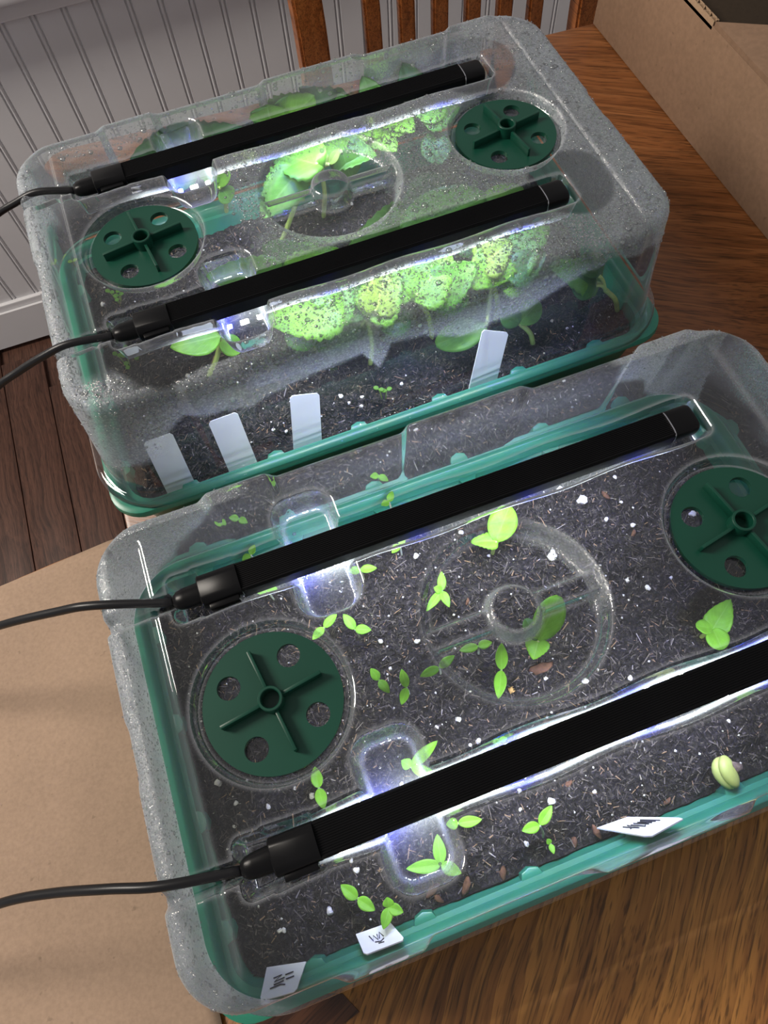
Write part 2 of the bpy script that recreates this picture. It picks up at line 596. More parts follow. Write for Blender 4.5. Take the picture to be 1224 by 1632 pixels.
# kraft paper over the leaf
NX, NY = 60, 90
v, f = [], []
for j in range(NY + 1):
    b = -1 + 2 * j / NY
    for i in range(NX + 1):
        a = i / NX
        x = LCX - 0.0 + 0.006 - a * (LA * math.sqrt(max(0, 1 - b * b)) + 0.0045)
        y = LCY + b * (LB - 0.0005)
        v.append((x, y))
va = np.array(v)
zz = 0.0006 + 0.0022 * lat(va[:, 0] * 14 + 3, va[:, 1] * 9, 3) + 0.0016 * np.abs(lat(va[:, 0] * 22 + va[:, 1] * 9, va[:, 1] * 20 - va[:, 0] * 8, 5) - 0.5)
zz = zz * sst(0.0, 0.02, np.minimum(1 - np.abs((va[:, 1] - LCY) / LB), 1)) + 0.0006
vv = [(p[0], p[1], z) for p, z in zip(v, zz)]
f = [(j * (NX + 1) + i, (j + 1) * (NX + 1) + i, (j + 1) * (NX + 1) + i + 1, j * (NX + 1) + i + 1) for j in range(NY) for i in range(NX)]
kp = obj('kraft_paper', pyd('kraft_paper', vv, f, True), 'kraft_paper')
sm = kp.modifiers.new('thick', 'SOLIDIFY')
sm.thickness = 0.0003
sm.offset = -1
tag(kp, 'brown kraft paper sheet covering the round end of the table', 'paper')

# ------------------------------------------------------------------ cardboard box
BX0, BX1, BY0, BY1, BH, TH = 0.340, 0.72, -0.02, 0.535, 0.085, 0.0045
cb = empty('cardboard_box', (0.53, 0.25, 0.0), 'open brown cardboard box on the far right of the table', 'box')
CO = Vector((-0.53, -0.25, 0))
BY1 = 0.530
obj('side_panel', box('side_panel', BX0, BX0 + TH, BY0, BY1, 0.0005, BH, 0.0006), 'cardboard', cb, CO)
obj('side_panel', box('side_panel', BX1 - TH, BX1, BY0, BY1, 0.0005, BH, 0.0006), 'cardboard', cb, CO)
obj('end_panel', box('end_panel', BX0 + TH, BX1 - TH, BY1 - TH, BY1, 0.0005, BH, 0.0006), 'cardboard', cb, CO)
obj('end_panel', box('end_panel', BX0 + TH, BX1 - TH, BY0, BY0 + TH, 0.0005, BH, 0.0006), 'cardboard', cb, CO)
obj('bottom', box('bottom', BX0 + TH, BX1 - TH, BY0 + TH, BY1 - TH, 0.0005, 0.004), 'cardboard', cb, CO)
# near flap, folded in along the top edge and cut at a slant
fp = [(BX0, 0.372, BH + 0.0004), (BX0, BY0, BH + 0.0004), (BX0 + 0.15, BY0, BH + 0.012), (BX0 + 0.15, 0.262, BH + 0.012)]
me = pyd('flap', fp, [(0, 1, 2, 3)])
o = obj('flap', me, 'cardboard', cb, CO)
sm = o.modifiers.new('thick', 'SOLIDIFY')
sm.thickness = 0.004
sm.offset = 1
# added panel across the opening, the box's inner shade painted as dark brown
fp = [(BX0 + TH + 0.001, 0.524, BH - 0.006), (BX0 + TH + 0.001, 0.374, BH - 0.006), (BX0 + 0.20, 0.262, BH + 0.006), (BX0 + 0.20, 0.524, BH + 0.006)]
o = obj('shade_panel', pyd('shade_panel', fp, [(0, 1, 2, 3)]), 'cardboard_shade', cb, CO)
o['label'] = 'added dark panel painting the shade inside the box'
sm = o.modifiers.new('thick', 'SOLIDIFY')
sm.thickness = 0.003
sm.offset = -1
# corrugation on the cut edge
v, f = [], []
N = 150
for i in range(N + 1):
    y = 0.374 + (BY1 - 0.376) * i / N
    x = BX0 + TH / 2 + 0.0019 * math.sin(i * 0.72)
    for dx in (-0.00035, 0.00035):
        for z in (BH - 0.003, BH + 0.0035):
            v.append((x + dx, y, z))
for i in range(N):
    a, b = 4 * i, 4 * i + 4
    f += [(a, b, b + 1, a + 1), (a + 2, a + 3, b + 3, b + 2), (a + 1, b + 1, b + 3, a + 3)]
obj('corrugation', pyd('corrugation', v, f), 'cardboard_liner', cb, CO)
for x in (BX0 + 0.0003, BX0 + TH - 0.0003):
    obj('liner', box('liner', x - 0.0003, x + 0.0003, 0.374, BY1, BH - 0.003, BH + 0.0035), 'cardboard_liner', cb, CO)

# ------------------------------------------------------------------ chair behind the table
ch = empty('dining_chair', (0.285, 0.60, ZF), 'orange brown wooden slat back chair pushed up to the far table edge', 'chair')
HO = Vector((-0.285, -0.60, -ZF))


def cpart(name, me):
    return obj(name, me, 'chair_wood', ch, HO)


CY = 0.72
cx0, cx1 = 0.108, 0.452
ZS = -0.305


def post(xc):
    bm = bmesh.new()
    secs = [(ZF, CY + 0.02), (ZS, CY - 0.02), (-0.05, CY + 0.0), (0.20, CY + 0.055)]
    rows = []
    for z, y in secs:
        w, d = 0.0165, 0.013
        rows.append([bm.verts.new(p) for p in ((xc - w, y - d, z), (xc + w, y - d, z), (xc + w, y + d, z), (xc - w, y + d, z))])
    for a, b in zip(rows, rows[1:]):
        for k in range(4):
            bm.faces.new((a[k], a[(k + 1) % 4], b[(k + 1) % 4], b[k]))
    bm.faces.new(rows[0][::-1])
    bm.faces.new(rows[-1])
    bmesh.ops.bevel(bm, geom=[e for e in bm.edges], offset=0.003, segments=2, affect='EDGES')
    return bm_mesh('back_post', bm, True, 40)


cpart('back_post', post(cx0))
cpart('back_post', post(cx1))
for k in range(6):
    x = 0.180 + k * 0.0405
    bm = bmesh.new()
    rows = []
    for z, y in ((-0.235, CY - 0.012), (-0.05, CY), (0.145, CY + 0.043)):
        rows.append([bm.verts.new(p) for p in ((x - 0.0095, y - 0.006, z), (x + 0.0095, y - 0.006, z), (x + 0.0095, y + 0.006, z), (x - 0.0095, y + 0.006, z))])
    for a, b in zip(rows, rows[1:]):
        for q in range(4):
            bm.faces.new((a[q], a[(q + 1) % 4], b[(q + 1) % 4], b[q]))
    bm.faces.new(rows[0][::-1])
    bm.faces.new(rows[-1])
    bmesh.ops.bevel(bm, geom=[e for e in bm.edges], offset=0.0025, segments=2, affect='EDGES')
    cpart('slat', bm_mesh('slat', bm, True, 40))
cpart('top_rail', box('top_rail', cx0 - 0.02, cx1 + 0.02, CY + 0.032, CY + 0.060, 0.14, 0.205, 0.005))
cpart('lower_rail', box('lower_rail', cx0, cx1, CY - 0.022, CY - 0.002, -0.265, -0.230, 0.004))
cpart('seat', box('seat', cx0 - 0.03, cx1 + 0.03, 0.32, CY + 0.0, ZS - 0.02, ZS + 0.012, 0.008))
for x in (cx0, cx1):
    cpart('front_leg', tube('front_leg', [(x, 0.36, ZF), (x, 0.36, -0.55), (x, 0.36, ZS - 0.02)], [0.013, 0.018, 0.02], 12))

# ------------------------------------------------------------------ propagators
FRONT = dict(loc=Vector((0, 0, 0)), rz=0.0, H=0.130)
BACK = dict(loc=Vector((0.00486, 0.27189, 0)), rz=0.009, H=0.138)
ZRIM = 0.050
ZSOIL = 0.0405

# --- tray
A0, B0 = 0.170, 0.0985      # flat top half sizes before the rounded edge


def rr_loop(a, b, r, n=8, m=10):
    pts = []
    cs = [(a - r, b - r, 0), (-(a - r), b - r, 90), (-(a - r), -(b - r), 180), (a - r, -(b - r), 270)]
    for q, (cx, cy, a0) in enumerate(cs):
        for k in range(n + 1):
            w = math.radians(a0 + 90 * k / n)
            pts.append((cx + r * math.cos(w), cy + r * math.sin(w)))
        nx = cs[(q + 1) % 4]
        w = math.radians(a0 + 90)
        p0 = (cx + r * math.cos(w), cy + r * math.sin(w))
        p1 = (nx[0] + r * math.cos(w), nx[1] + r * math.sin(w))
        for k in range(1, m):
            pts.append((p0[0] + (p1[0] - p0[0]) * k / m, p0[1] + (p1[1] - p0[1]) * k / m))
    return pts


def loft(name, sections, cap0=False, cap1=False, n=8, m=10):
    """sections: (half x, half y, corner radius, z)"""
    v, f = [], []
    for (a, b, r, z) in sections:
        L = rr_loop(a, b, r, n, m)
        v += [(p[0], p[1], z) for p in L]
    k = len(L)
    for i in range(len(sections) - 1):
        for j in range(k):
            j2 = (j + 1) % k
            f.append((i * k + j, i * k + j2, (i + 1) * k + j2, (i + 1) * k + j))
    if cap0:
        f.append(tuple(range(k))[::-1])
    if cap1:
        f.append(tuple((len(sections) - 1) * k + j for j in range(k)))
    return pyd(name, v, f, True)


tray_me = loft('tray_body', [(0.160, 0.090, 0.014, 0.004), (0.170, 0.100, 0.016, 0.0005), (0.1735, 0.1035, 0.018, 0.0005), (0.1755, 0.1055, 0.018, 0.003),
                             (0.1815, 0.1115, 0.018, 0.043), (0.1875, 0.1175, 0.020, 0.0435), (0.188, 0.118, 0.020, 0.046), (0.1875, 0.1175, 0.020, 0.0495),
                             (0.186, 0.116, 0.020, 0.0502), (0.1825, 0.1125, 0.018, 0.0502), (0.1812, 0.1112, 0.017, 0.0496), (0.1795, 0.1095, 0.016, 0.0465), (0.1790, 0.1090, 0.016, 0.0440), (0.1765, 0.1065, 0.016, 0.0435),
                             (0.1715, 0.1015, 0.014, 0.006), (0.168, 0.098, 0.013, 0.0035), (0.158, 0.088, 0.012, 0.0055)], True, True)
tray_me.set_sharp_from_angle(angle=math.radians(50))
# inner vertical rib between the cells
rb_me = prism('wall_rib', [(-0.006, 0.0), (-0.0045, -0.0035), (0.0, -0.005), (0.0045, -0.0035), (0.006, 0.0)], 0.012, 0.0438, 0.0008)


def make_tray(P, label):
    t = empty('seed_tray', P['loc'], label, 'tray', 'seed trays', P['rz'])
    obj('tray_body', tray_me, 'tray_green', t)
    for k in range(6):
        x = -0.14 + k * 0.056
        obj('wall_rib', rb_me, 'tray_green', t, (x, 0.1072, 0))
        obj('wall_rib', rb_me, 'tray_green', t, (x, -0.1072, 0), math.pi)
    for k in range(4):
        y = -0.078 + k * 0.052
        obj('wall_rib', rb_me, 'tray_green', t, (0.1772, y, 0), -math.pi / 2)
        obj('wall_rib', rb_me, 'tray_green', t, (-0.1772, y, 0), math.pi / 2)
    return t


make_tray(FRONT, 'green plastic seed tray in front, nearest the camera')
make_tray(BACK, 'green plastic seed tray at the back, holding the tall plants')


# --- soil
def soil_h(x, y, seed):
    e = np.minimum(0.173 - np.abs(x), 0.103 - np.abs(y))
    z = ZSOIL + 0.0025 * (lat(x * 28 + 5, y * 28, seed) - 0.5) + 0.0034 * (lat(x * 95, y * 95 + 4, seed + 1) - 0.5) \
        + 0.0030 * (lat(x * 260, y * 260, seed + 2) - 0.5) + 0.0018 * (lat(x * 520, y * 520, seed + 3) - 0.5)
    return z - 0.006 * (1 - sst(0.0, 0.022, e))


def make_soil(P, seed, label):
    nx, ny = 420, 250
    xs = np.linspace(-0.1742, 0.1742, nx + 1)
    ys = np.linspace(-0.1042, 0.1042, ny + 1)
    X, Y = np.meshgrid(xs, ys)
    # round the corners
    X, Y = X.copy(), Y.copy()
    r = 0.014
    ex, ey = np.abs(X) - (0.1742 - r), np.abs(Y) - (0.1042 - r)
    cm = (ex > 0) & (ey > 0)
    s, t_ = np.clip(ex / r, 0, 1), np.clip(ey / r, 0, 1)
    X = np.where(cm, np.sign(X) * (0.1742 - r + r * s * np.sqrt(1 - t_ * t_ / 2)), X)
    Y = np.where(cm, np.sign(Y) * (0.1042 - r + r * t_ * np.sqrt(1 - s * s / 2)), Y)
    Z = soil_h(X, Y, seed)
    v = np.stack([X.ravel(), Y.ravel(), Z.ravel()], 1)
    w = nx + 1
    f = [(j * w + i, j * w + i + 1, (j + 1) * w + i + 1, (j + 1) * w + i) for j in range(ny) for i in range(nx)]
    so = obj('potting_soil', pyd('potting_soil', v, f, True), 'potting_soil', None, P['loc'], P['rz'])
    tag(so, label, 'soil', None, 'stuff')
    # fibres and crumbs
    N = 26000
    px = RNG.uniform(-0.171, 0.171, N)
    py = RNG.uniform(-0.101, 0.101, N)
    c = np.stack([px, py, soil_h(px, py, seed)], 1)
    L = RNG.gamma(1.5, 0.00062, N) + 0.0004
    wd = RNG.uniform(0.00010, 0.00042, N)
    a, e = RNG.uniform(0, 6.283, N), RNG.normal(0, 0.34, N)
    d = np.stack([np.cos(a) * np.cos(e), np.sin(a) * np.cos(e), np.sin(e)], 1)
    q = np.stack([-np.sin(a), np.cos(a), 0 * a], 1) * wd[:, None]
    u = np.stack([0 * a, 0 * a, wd * 0.7], 1)
    c[:, 2] += 0.0003 + np.abs(np.sin(e)) * L * 0.45
    dl = d * L[:, None]
    V = np.stack([c - dl + q, c - dl + u, c - dl - q, c - dl - u, c + dl * 1.0 + q * .6, c + dl + u * .6, c + dl - q * .6, c + dl - u * .6], 1).reshape(-1, 3)
    bf = np.array([(0, 1, 5, 4), (1, 2, 6, 5), (2, 3, 7, 6), (3, 0, 4, 7), (3, 2, 1, 0), (4, 5, 6, 7)])
    F = (bf[None] + (np.arange(N) * 8)[:, None, None]).reshape(-1, 4).tolist()
    g = RNG.uniform(0.10, 1.0, N) ** 2.2
    T = np.stack([0.150 * g, 0.128 * g, 0.110 * g, 0 * g + 1], 1)
    br = RNG.random(N)
    T[br < 0.05] = (0.26, 0.17, 0.10, 1)
    T[br > 0.985] = (0.30, 0.27, 0.24, 1)
    T = np.repeat(T, 8, 0)
    me = pyd('soil_litter', V, F)
    ca = me.color_attributes.new('tint', 'FLOAT_COLOR', 'POINT')
    ca.data.foreach_set('color', np.array(T, np.float32).ravel())
    li = obj('soil_litter', me, 'soil_litter', so)
    li['kind'] = 'stuff'
    # tiny perlite grains
    V, F = [], []
    for i in range(260):
        x, y = RNG.uniform(-0.168, 0.168), RNG.uniform(-0.098, 0.098)
        R_ = RNG.uniform(0.0003, 0.0010)
        c = np.array((x, y, float(soil_h(x, y, seed)) + R_ * 0.6))
        b = len(V)
        for k in ((1, 0, 0), (0, 1, 0), (-1, 0, 0), (0, -1, 0), (0, 0, 1), (0, 0, -1)):
            V.append(c + np.array(k) * R_ * RNG.uniform(0.7, 1.2, 3))
        F += [(b, b + 1, b + 4), (b + 1, b + 2, b + 4), (b + 2, b + 3, b + 4), (b + 3, b, b + 4), (b + 1, b, b + 5), (b + 2, b + 1, b + 5), (b + 3, b + 2, b + 5), (b, b + 3, b + 5)]
    li = obj('perlite_grains', pyd('perlite_grains', V, F, True), 'perlite', so)
    li['kind'] = 'stuff'
    return so


soil_f = make_soil(FRONT, 11, 'dark fibrous potting soil filling the front tray')
soil_b = make_soil(BACK, 31, 'dark fibrous potting soil filling the back tray')


def lump(name, R, sx=1, sy=1, sz=0.8, seed=0, sub=2):
    bm = bmesh.new()
    bmesh.ops.create_icosphere(bm, subdivisions=sub, radius=R)
    rg = np.random.default_rng(seed)
    ph = rg.uniform(0, 6, 6)
    for q in bm.verts:
        d = q.co.normalized()
        k = 1 + 0.22 * math.sin(3 * d.x + ph[0]) * math.sin(3.3 * d.y + ph[1]) + 0.16 * math.sin(6 * d.z + ph[2] + 4 * d.x)
        q.co = Vector((q.co.x * sx * k, q.co.y * sy * k, q.co.z * sz * k))
    return bm_mesh(name, bm, True)


perl = [lump('perlite', 0.0022, 1, 0.8, 0.7, s) for s in range(4)]
for me in perl:
    me.materials.append(M['perlite'])
big = [(928, 797, 1.5), (880, 886, 1.6), (735, 847, 0.8), (663, 885, 0.9), (606, 1020, 0.7), (665, 1022, 0.8), (622, 1065, 0.6), (779, 886, .5),
       (1005, 1080, 0.7), (1033, 936, .8), (893, 778, 1.0), (1000, 925, 0.6), (1008, 838, 0.7), (965, 830, .7), (730, 1147, .8), (763, 1180, .8), (750, 1187, .5),
       (933, 1085, .9), (848, 1068, .6), (880, 1277, 1.0), (828, 1260, .6), (840, 1345, .7), (948, 1262, .6), (1160, 1150, .5), (1103, 820, 1.0), (640, 1250, .6),
       (345, 1247, 1.0), (375, 1280, .6), (427, 1285, .7), (373, 1317, .5), (497, 1268, .8), (567, 1387, .8), (560, 1372, .5), (452, 1483, .6), (445, 1484, .6), (525, 1452, .9),
       (870, 1080, .6), (830, 1290, .5), (1145, 990, .5), (1070, 920, .5), (980, 760, .6), (990, 800, .5), (470, 1256, .5)]
for i, (x, y, s) in enumerate(big):
    p = at(x, y, ZSOIL + 0.001)
    o = obj('perlite', perl[i % 4], None, soil_f, (p.x, p.y, float(soil_h(p.x, p.y, 11)) + 0.0010 * s), i * 1.3)
    o.scale = (s, s, s)
bigb = [(500, 465, 1.2), (195, 378, 1.1), (290, 546, 1.0), (335, 560, 1.2), (543, 630, .8), (577, 632, .6), (556, 640, .6), (575, 645, .7), (640, 610, .6),
        (235, 462, 1.4), (250, 455, 1.0), (160, 478, 1.0), (435, 683, .6), (455, 684, .6), (300, 600, .8), (880, 510, .6), (905, 520, .5), (310, 405, .8), (560, 320, .7)]
cb_, sb_ = math.cos(-BACK['rz']), math.sin(-BACK['rz'])


def toback(p):
    x, y = p.x - BACK['loc'].x, p.y - BACK['loc'].y
    return Vector((x * cb_ - y * sb_, x * sb_ + y * cb_, p.z))


for i, (x, y, s) in enumerate(bigb):
    p = toback(at(x, y, ZSOIL + 0.001))
    if abs(p.x) < 0.17 and abs(p.y) < 0.10:
        o = obj('perlite', perl[i % 4], None, soil_b, (p.x, p.y, float(soil_h(p.x, p.y, 31)) + 0.0010 * s), i * 1.3)
        o.scale = (s, s, s)
brk = [lump('bark_chip', 0.0045, 1, 0.42, 0.35, s, 2) for s in (11, 12)]
for me in brk:
    me.materials.append(M['bark'])
for i, (x, y, s, a) in enumerate([(862, 1065, 1.5, .0), (805, 1395, .9, 1.2), (745, 1415, 1.0, 1.0), (690, 1420, 1.0, .4), (925, 1350, .8, 1.4), (960, 1340, .8, 1.7), (905, 1250, .7, .2),
                                  (700, 1440, .8, 2.1), (1075, 1285, .6, .4), (1180, 820, .8, .1), (1010, 850, .6, .9), (965, 790, .7, 1.9), (745, 960, .5, 1.0)]):
    p = at(x, y, ZSOIL + 0.001)
    if abs(p.y) > 0.1:
        p.y = math.copysign(0.1, p.y)
    o = obj('bark_chip', brk[i % 2], None, soil_f, (p.x, p.y, float(soil_h(p.x, p.y, 11)) + 0.0008), a)
    o.scale = (s, s, s)
p = at(815, 1100, ZSOIL)
tag(obj('pebble', lump('pebble', 0.0022, 1, .9, .8, 5), 'pebble_tan', None, (p.x, p.y, float(soil_h(p.x, p.y, 11)) + 0.0012)),
    'small orange tan pebble on the soil under the centre circle', 'pebble')


# --- dome
def dome_depth(x, y):
    """how far the moulded top is pressed below its plane"""
    ay = np.abs(y)

    def rbox(cx, cy, hx, hy, r):
        qx, qy = np.abs(x - cx) - (hx - r), np.abs(ay - cy) - (hy - r)
        return np.hypot(np.maximum(qx, 0), np.maximum(qy, 0)) + np.minimum(np.maximum(qx, qy), 0) - r
    by = 0.0583
    wob = 0.0010 * np.sin(x * 95.0)
    g = 0.0140 * sst(0.0004, -0.0042, rbox(-0.0085, by, 0.1355, 0.0118, 0.004) + wob * 0.7)
    g = np.maximum(g, 0.0080 * sst(0.0004, -0.003, rbox(-0.1215, by, 0.0125, 0.0128, 0.004) + wob))
    g = np.maximum(g, 0.0062 * sst(0.0004, -0.0035, rbox(-0.160, by, 0.022, 0.0048, 0.001)))
    g = np.maximum(g, 0.0155 * sst(0.0003, -0.0052, rbox(-0.0745, by, 0.0158, 0.0318, 0.011)))
    rv = np.hypot(np.abs(x) - 0.1129, y)
    g = np.maximum(g, 0.0062 * sst(0.0355, 0.0330, rv))
    rc = np.hypot(x, y)
    c = 0.0095 * sst(0.0430, 0.0375, rc)
    sp = 0.0095 - 0.0060 * sst(0.0062, 0.0038, ay)
    hub = 0.0095 * sst(0.0106, 0.0136, rc)
    c = np.minimum(c, np.minimum(sp, hub))
    g = np.maximum(g, c)
    g = g + 0.0013 * np.exp(-((np.abs(x) - 0.1525) / 0.0011) ** 2) * sst(0.096, 0.088, ay)
    g = g + 0.0010 * sst(0.1525, 0.166, np.abs(x))
    return g


def wave_long(x):
    s = lambda a, b: sst(a - 0.0035, a + 0.0035, x) * (1 - sst(b - 0.0035, b + 0.0035, x))
    return 0.0036 * (s(-0.118, -0.083) + s(-0.012, 0.055) + s(0.118, 0.150))


def wave_short(y):
    return -0.0010 * (sst(-0.016, -0.009, y) * (1 - sst(0.009, 0.016, y)))


def fog_front(x, y, z):
    n = lat(x * 60, (y + z) * 60, 71)
    n2 = lat(x * 140 + 9, (y + z) * 140, 72)
    e = (n - 0.5) * 0.016 + (n2 - 0.5) * 0.006
    left = sst(-0.1665, -0.1705, x)
    top = 0.13 - z
    fl_ = (y > 0.098) * sst(0.004, -0.004, x + 0.100 + top * 0.85 + e)
    fr_ = (y > 0.098) * sst(-0.004, 0.004, x - 0.100 - top * 0.75 + e)
    rt = sst(0.168, 0.172, x) * sst(0.075, 0.095, z + e)
    rc = np.hypot(x, y)
    an = np.arctan2(y, x)
    ring = (rc > 0.035) * (rc < 0.0435) * sst(-0.45, -0.1, an) * (1 - sst(0.85, 1.15, an)) * 0.7
    hub = (rc > 0.0095) * (rc < 0.0140) * 0.45
    pit = (z > 0.10) * sst(0.013, 0.010, np.hypot(np.maximum(np.abs(x + 0.0745) - 0.004, 0), np.maximum(np.abs(np.abs(y) - 0.0583) - 0.02, 0))) * 0.20
    hub = np.maximum(hub, pit)
    nl = sst(-0.150, -0.166, x + e) * sst(-0.085, -0.10, y) * 0.5
    return np.clip(np.maximum.reduce([left * (0.46 + 0.24 * n), fl_ * 0.55, fr_ * 0.65, rt * 0.55, ring, hub, nl]), 0, 1)


def fog_back(x, y, z):
    n = lat(x * 45, (y + z) * 45, 81)
    n2 = lat(x * 120 + 9, (y - z) * 120, 82)
    e = (n - 0.5) * 0.02 + (n2 - 0.5) * 0.006
    top = (z > 0.112) & (np.abs(y) < 0.103)
    near = y < -0.0985
    far = y > 0.0985
    f = np.zeros_like(x)
    f = np.maximum(f, sst(-0.166, -0.1705, x) * 0.75 * sst(0.068, 0.085, z + e))
    f = np.maximum(f, far * 0.34 * sst(0.07, 0.09, z))
    f = np.maximum(f, sst(0.074, 0.090, y + e) * 0.30 * (x < 0.13) * top)
    mid = sst(-0.066, -0.050, x + e) * np.where(np.abs(y) < 0.05, 0.62, 0.0)
    f = np.maximum(f, mid)
    f = np.maximum(f, sst(0.120, 0.130, x + e * 0.6) * 0.72 * np.where(near, 0.0, 1.0) * sst(0.088, 0.100, z + e * 0.3))
    nt = sst(-0.070, -0.078, y + e * 0.4) * sst(-0.085, -0.07, x + e) * 0.62
    f = np.maximum(f, np.where(top, nt, 0))
    lw = np.interp(x, [-0.18, -0.16, -0.15, -0.123, -0.10, -0.085, -0.05, -0.02, -0.012, -0.004, 0.015, 0.038, 0.08, 0.10, 0.115, 0.128, 0.14, 0.18],
                   [0.070, 0.082, 0.086, 0.108, 0.104, 0.100, 0.107, 0.109, 0.095, 0.112, 0.110, 0.100, 0.099, 0.108, 0.113, 0.122, 0.118, 0.110])
    nw = sst(-0.0015, 0.0015, z - lw + e * 0.12) * 0.75
    f = np.maximum(f, near * nw)
    nl = sst(-0.130, -0.150, x) * sst(-0.078, -0.090, y) * sst(0.080, 0.088, z + e * 0.3) * 0.75
    f = np.maximum(f, nl)
    # clear patches
    for (cx, cy, R_) in ((0.118, 0.062, 0.028), (0.128, -0.055, 0.026), (-0.118, -0.074, 0.030), (-0.125, 0.055, 0.03)):
        f = f * np.where(top, sst(R_ * 0.92, R_ * 1.04, np.hypot(x - cx, y - cy) + e * 0.2), 1)
    rc = np.hypot(x, y)
    an = np.arctan2(y, x)
    inside = sst(0.0405, 0.0375, rc)
    keep = 0.15 + 0.6 * sst(0.030, 0.038, rc) * sst(-0.6, -0.2, an) * (1 - sst(1.0, 1.4, an))
    f = np.where(top, f * (1 - inside) + f * inside * keep, f)
    f = np.where(top & (np.hypot(np.abs(x) - 0.1129, y) < 0.0335), f * 0.1, f)
    f = np.where(top & (np.abs(np.abs(y) - 0.0583) < 0.0115) & (np.abs(x + 0.0085) < 0.136), f * 0.1, f)
    f = np.where(top & (np.hypot(np.maximum(np.abs(x + 0.0745) - 0.004, 0), np.maximum(np.abs(np.abs(y) - 0.0583) - 0.02, 0)) < 0.012), f * 0.15, f)
    return np.clip(f * (0.82 + 0.36 * n), 0, 1)


def build_dome(H=0.13):
    nu, nv = 520, 306
    us = np.linspace(-A0, A0, nu + 1)
    vs = np.linspace(-B0, B0, nv + 1)
    X, Y = np.meshgrid(us, vs)
    r = 0.020
    ex, ey = np.abs(X) - (A0 - r), np.abs(Y) - (B0 - r)
    cm = (ex > 0) & (ey > 0)
    s, t_ = np.clip(ex / r, 0, 1), np.clip(ey / r, 0, 1)
    GX = np.where(cm, np.sign(X) * (A0 - r + r * s * np.sqrt(1 - t_ * t_ / 2)), X)
    GY = np.where(cm, np.sign(Y) * (B0 - r + r * t_ * np.sqrt(1 - s * s / 2)), Y)
    D = dome_depth(GX, GY)
    Z = H - D
    w = nu + 1
    idx = lambda i, j: j * w + i
    ring = [idx(i, 0) for i in range(nu)] + [idx(nu, j) for j in range(nv)] + [idx(i, nv) for i in range(nu, 0, -1)] + [idx(0, j) for j in range(nv, 0, -1)]
    base = np.stack([GX.ravel(), GY.ravel(), Z.ravel()], 1)
    # displaced edge waviness on the top
    wy = sst(0.086, 0.0985, np.abs(base[:, 1]))
    wx = sst(0.158, 0.170, np.abs(base[:, 0]))
    top = base.copy()
    top[:, 1] += np.sign(base[:, 1]) * wave_long(base[:, 0]) * wy
    top[:, 0] += np.sign(base[:, 0]) * wave_short(base[:, 1]) * wx
    faces = [(idx(i, j), idx(i + 1, j), idx(i + 1, j + 1), idx(i, j + 1)) for j in range(nv) for i in range(nu)]
    rb = base[ring]
    # outward normals of the boundary loop
    nxt, prv = np.roll(rb, -1, 0), np.roll(rb, 1, 0)
    tg = (nxt - prv)[:, :2]
    tg /= np.linalg.norm(tg, axis=1)[:, None]
    nrm = np.stack([tg[:, 1], -tg[:, 0]], 1)
    verts = [top]
    prev = np.array(ring)
    cnt = len(top)
    rr = 0.0062
    prof = [(rr * math.sin(a), -rr * (1 - math.cos(a)), 1) for a in [math.radians(15 * k) for k in range(1, 7)]]
    nw = 34
    for k in range(1, nw + 1):
        t = k / nw
        prof.append((rr + 0.0075 * t ** 1.15, t, 2))
    prof += [(0.0150, 0.0525, 3), (0.0172, 0.0522, 3), (0.0196, 0.0518, 3), (0.0207, 0.0505, 3), (0.0210, 0.0470, 3)]
    K = len(ring)
    for (o, q, kind) in prof:
        P = np.zeros((K, 3))
        P[:, :2] = rb[:, :2] + nrm * o
        if kind == 1:
            P[:, 2] = rb[:, 2] + q
            fade = 1.0
        elif kind == 2:
            P[:, 2] = (rb[:, 2] - rr) * (1 - q) + 0.054 * q
            fade = max(0.0, 1 - q) ** 0.7
        else:
            P[:, 2] = q
            fade = 0.0
        wyy = sst(0.086, 0.0985, np.abs(rb[:, 1]))
        wxx = sst(0.158, 0.170, np.abs(rb[:, 0]))
        P[:, 1] += np.sign(rb[:, 1]) * wave_long(rb[:, 0]) * wyy * fade
        P[:, 0] += np.sign(rb[:, 0]) * wave_short(rb[:, 1]) * wxx * fade
        verts.append(P)
        cur = np.arange(cnt, cnt + K)
        cnt += K
        for j in range(K):
            j2 = (j + 1) % K
            faces.append((int(prev[j]), int(cur[j]), int(cur[j2]), int(prev[j2])))
        prev = cur
    V = np.concatenate(verts)
    me = bpy.data.meshes.new('dome_shell')
    me.vertices.add(len(V))
    me.vertices.foreach_set('co', V.ravel())
    fa = np.array(faces, np.int32)
    me.loops.add(fa.size)
    me.loops.foreach_set('vertex_index', fa.ravel())
    me.polygons.add(len(fa))
    me.polygons.foreach_set('loop_start', np.arange(0, fa.size, 4, dtype=np.int32))
    me.polygons.foreach_set('use_smooth', np.ones(len(fa), bool))
    me.update(calc_edges=True)
    me.validate()
    ff = fog_front(V[:, 0], V[:, 1], V[:, 2])
    fb = fog_back(V[:, 0], V[:, 1], V[:, 2])
    for nm, arr in (('fog_front', ff), ('fog_back', fb)):
        a = me.attributes.new(nm, 'FLOAT', 'POINT')
        a.data.foreach_set('value', arr.astype(np.float32))
    hx, hy = us[1] - us[0], vs[1] - vs[0]
    gy, gx = np.gradient(D, hy, hx)
    lap = np.abs(np.gradient(gx, hx, axis=1)) + np.abs(np.gradient(gy, hy, axis=0))
    slope = np.clip(np.hypot(gx, gy) / 1.6, 0, 1)
    lap = np.clip(lap / 1600.0, 0, 1) ** 1.2
    for _ in range(2):
        lap = (lap + np.roll(lap, 1, 0) + np.roll(lap, -1, 0) + np.roll(lap, 1, 1) + np.roll(lap, -1, 1)) / 5
    bend = np.zeros(len(V), np.float32)
    nt_ = D.size
    bend[:nt_] = (0.22 * slope + 0.85 * lap).ravel()
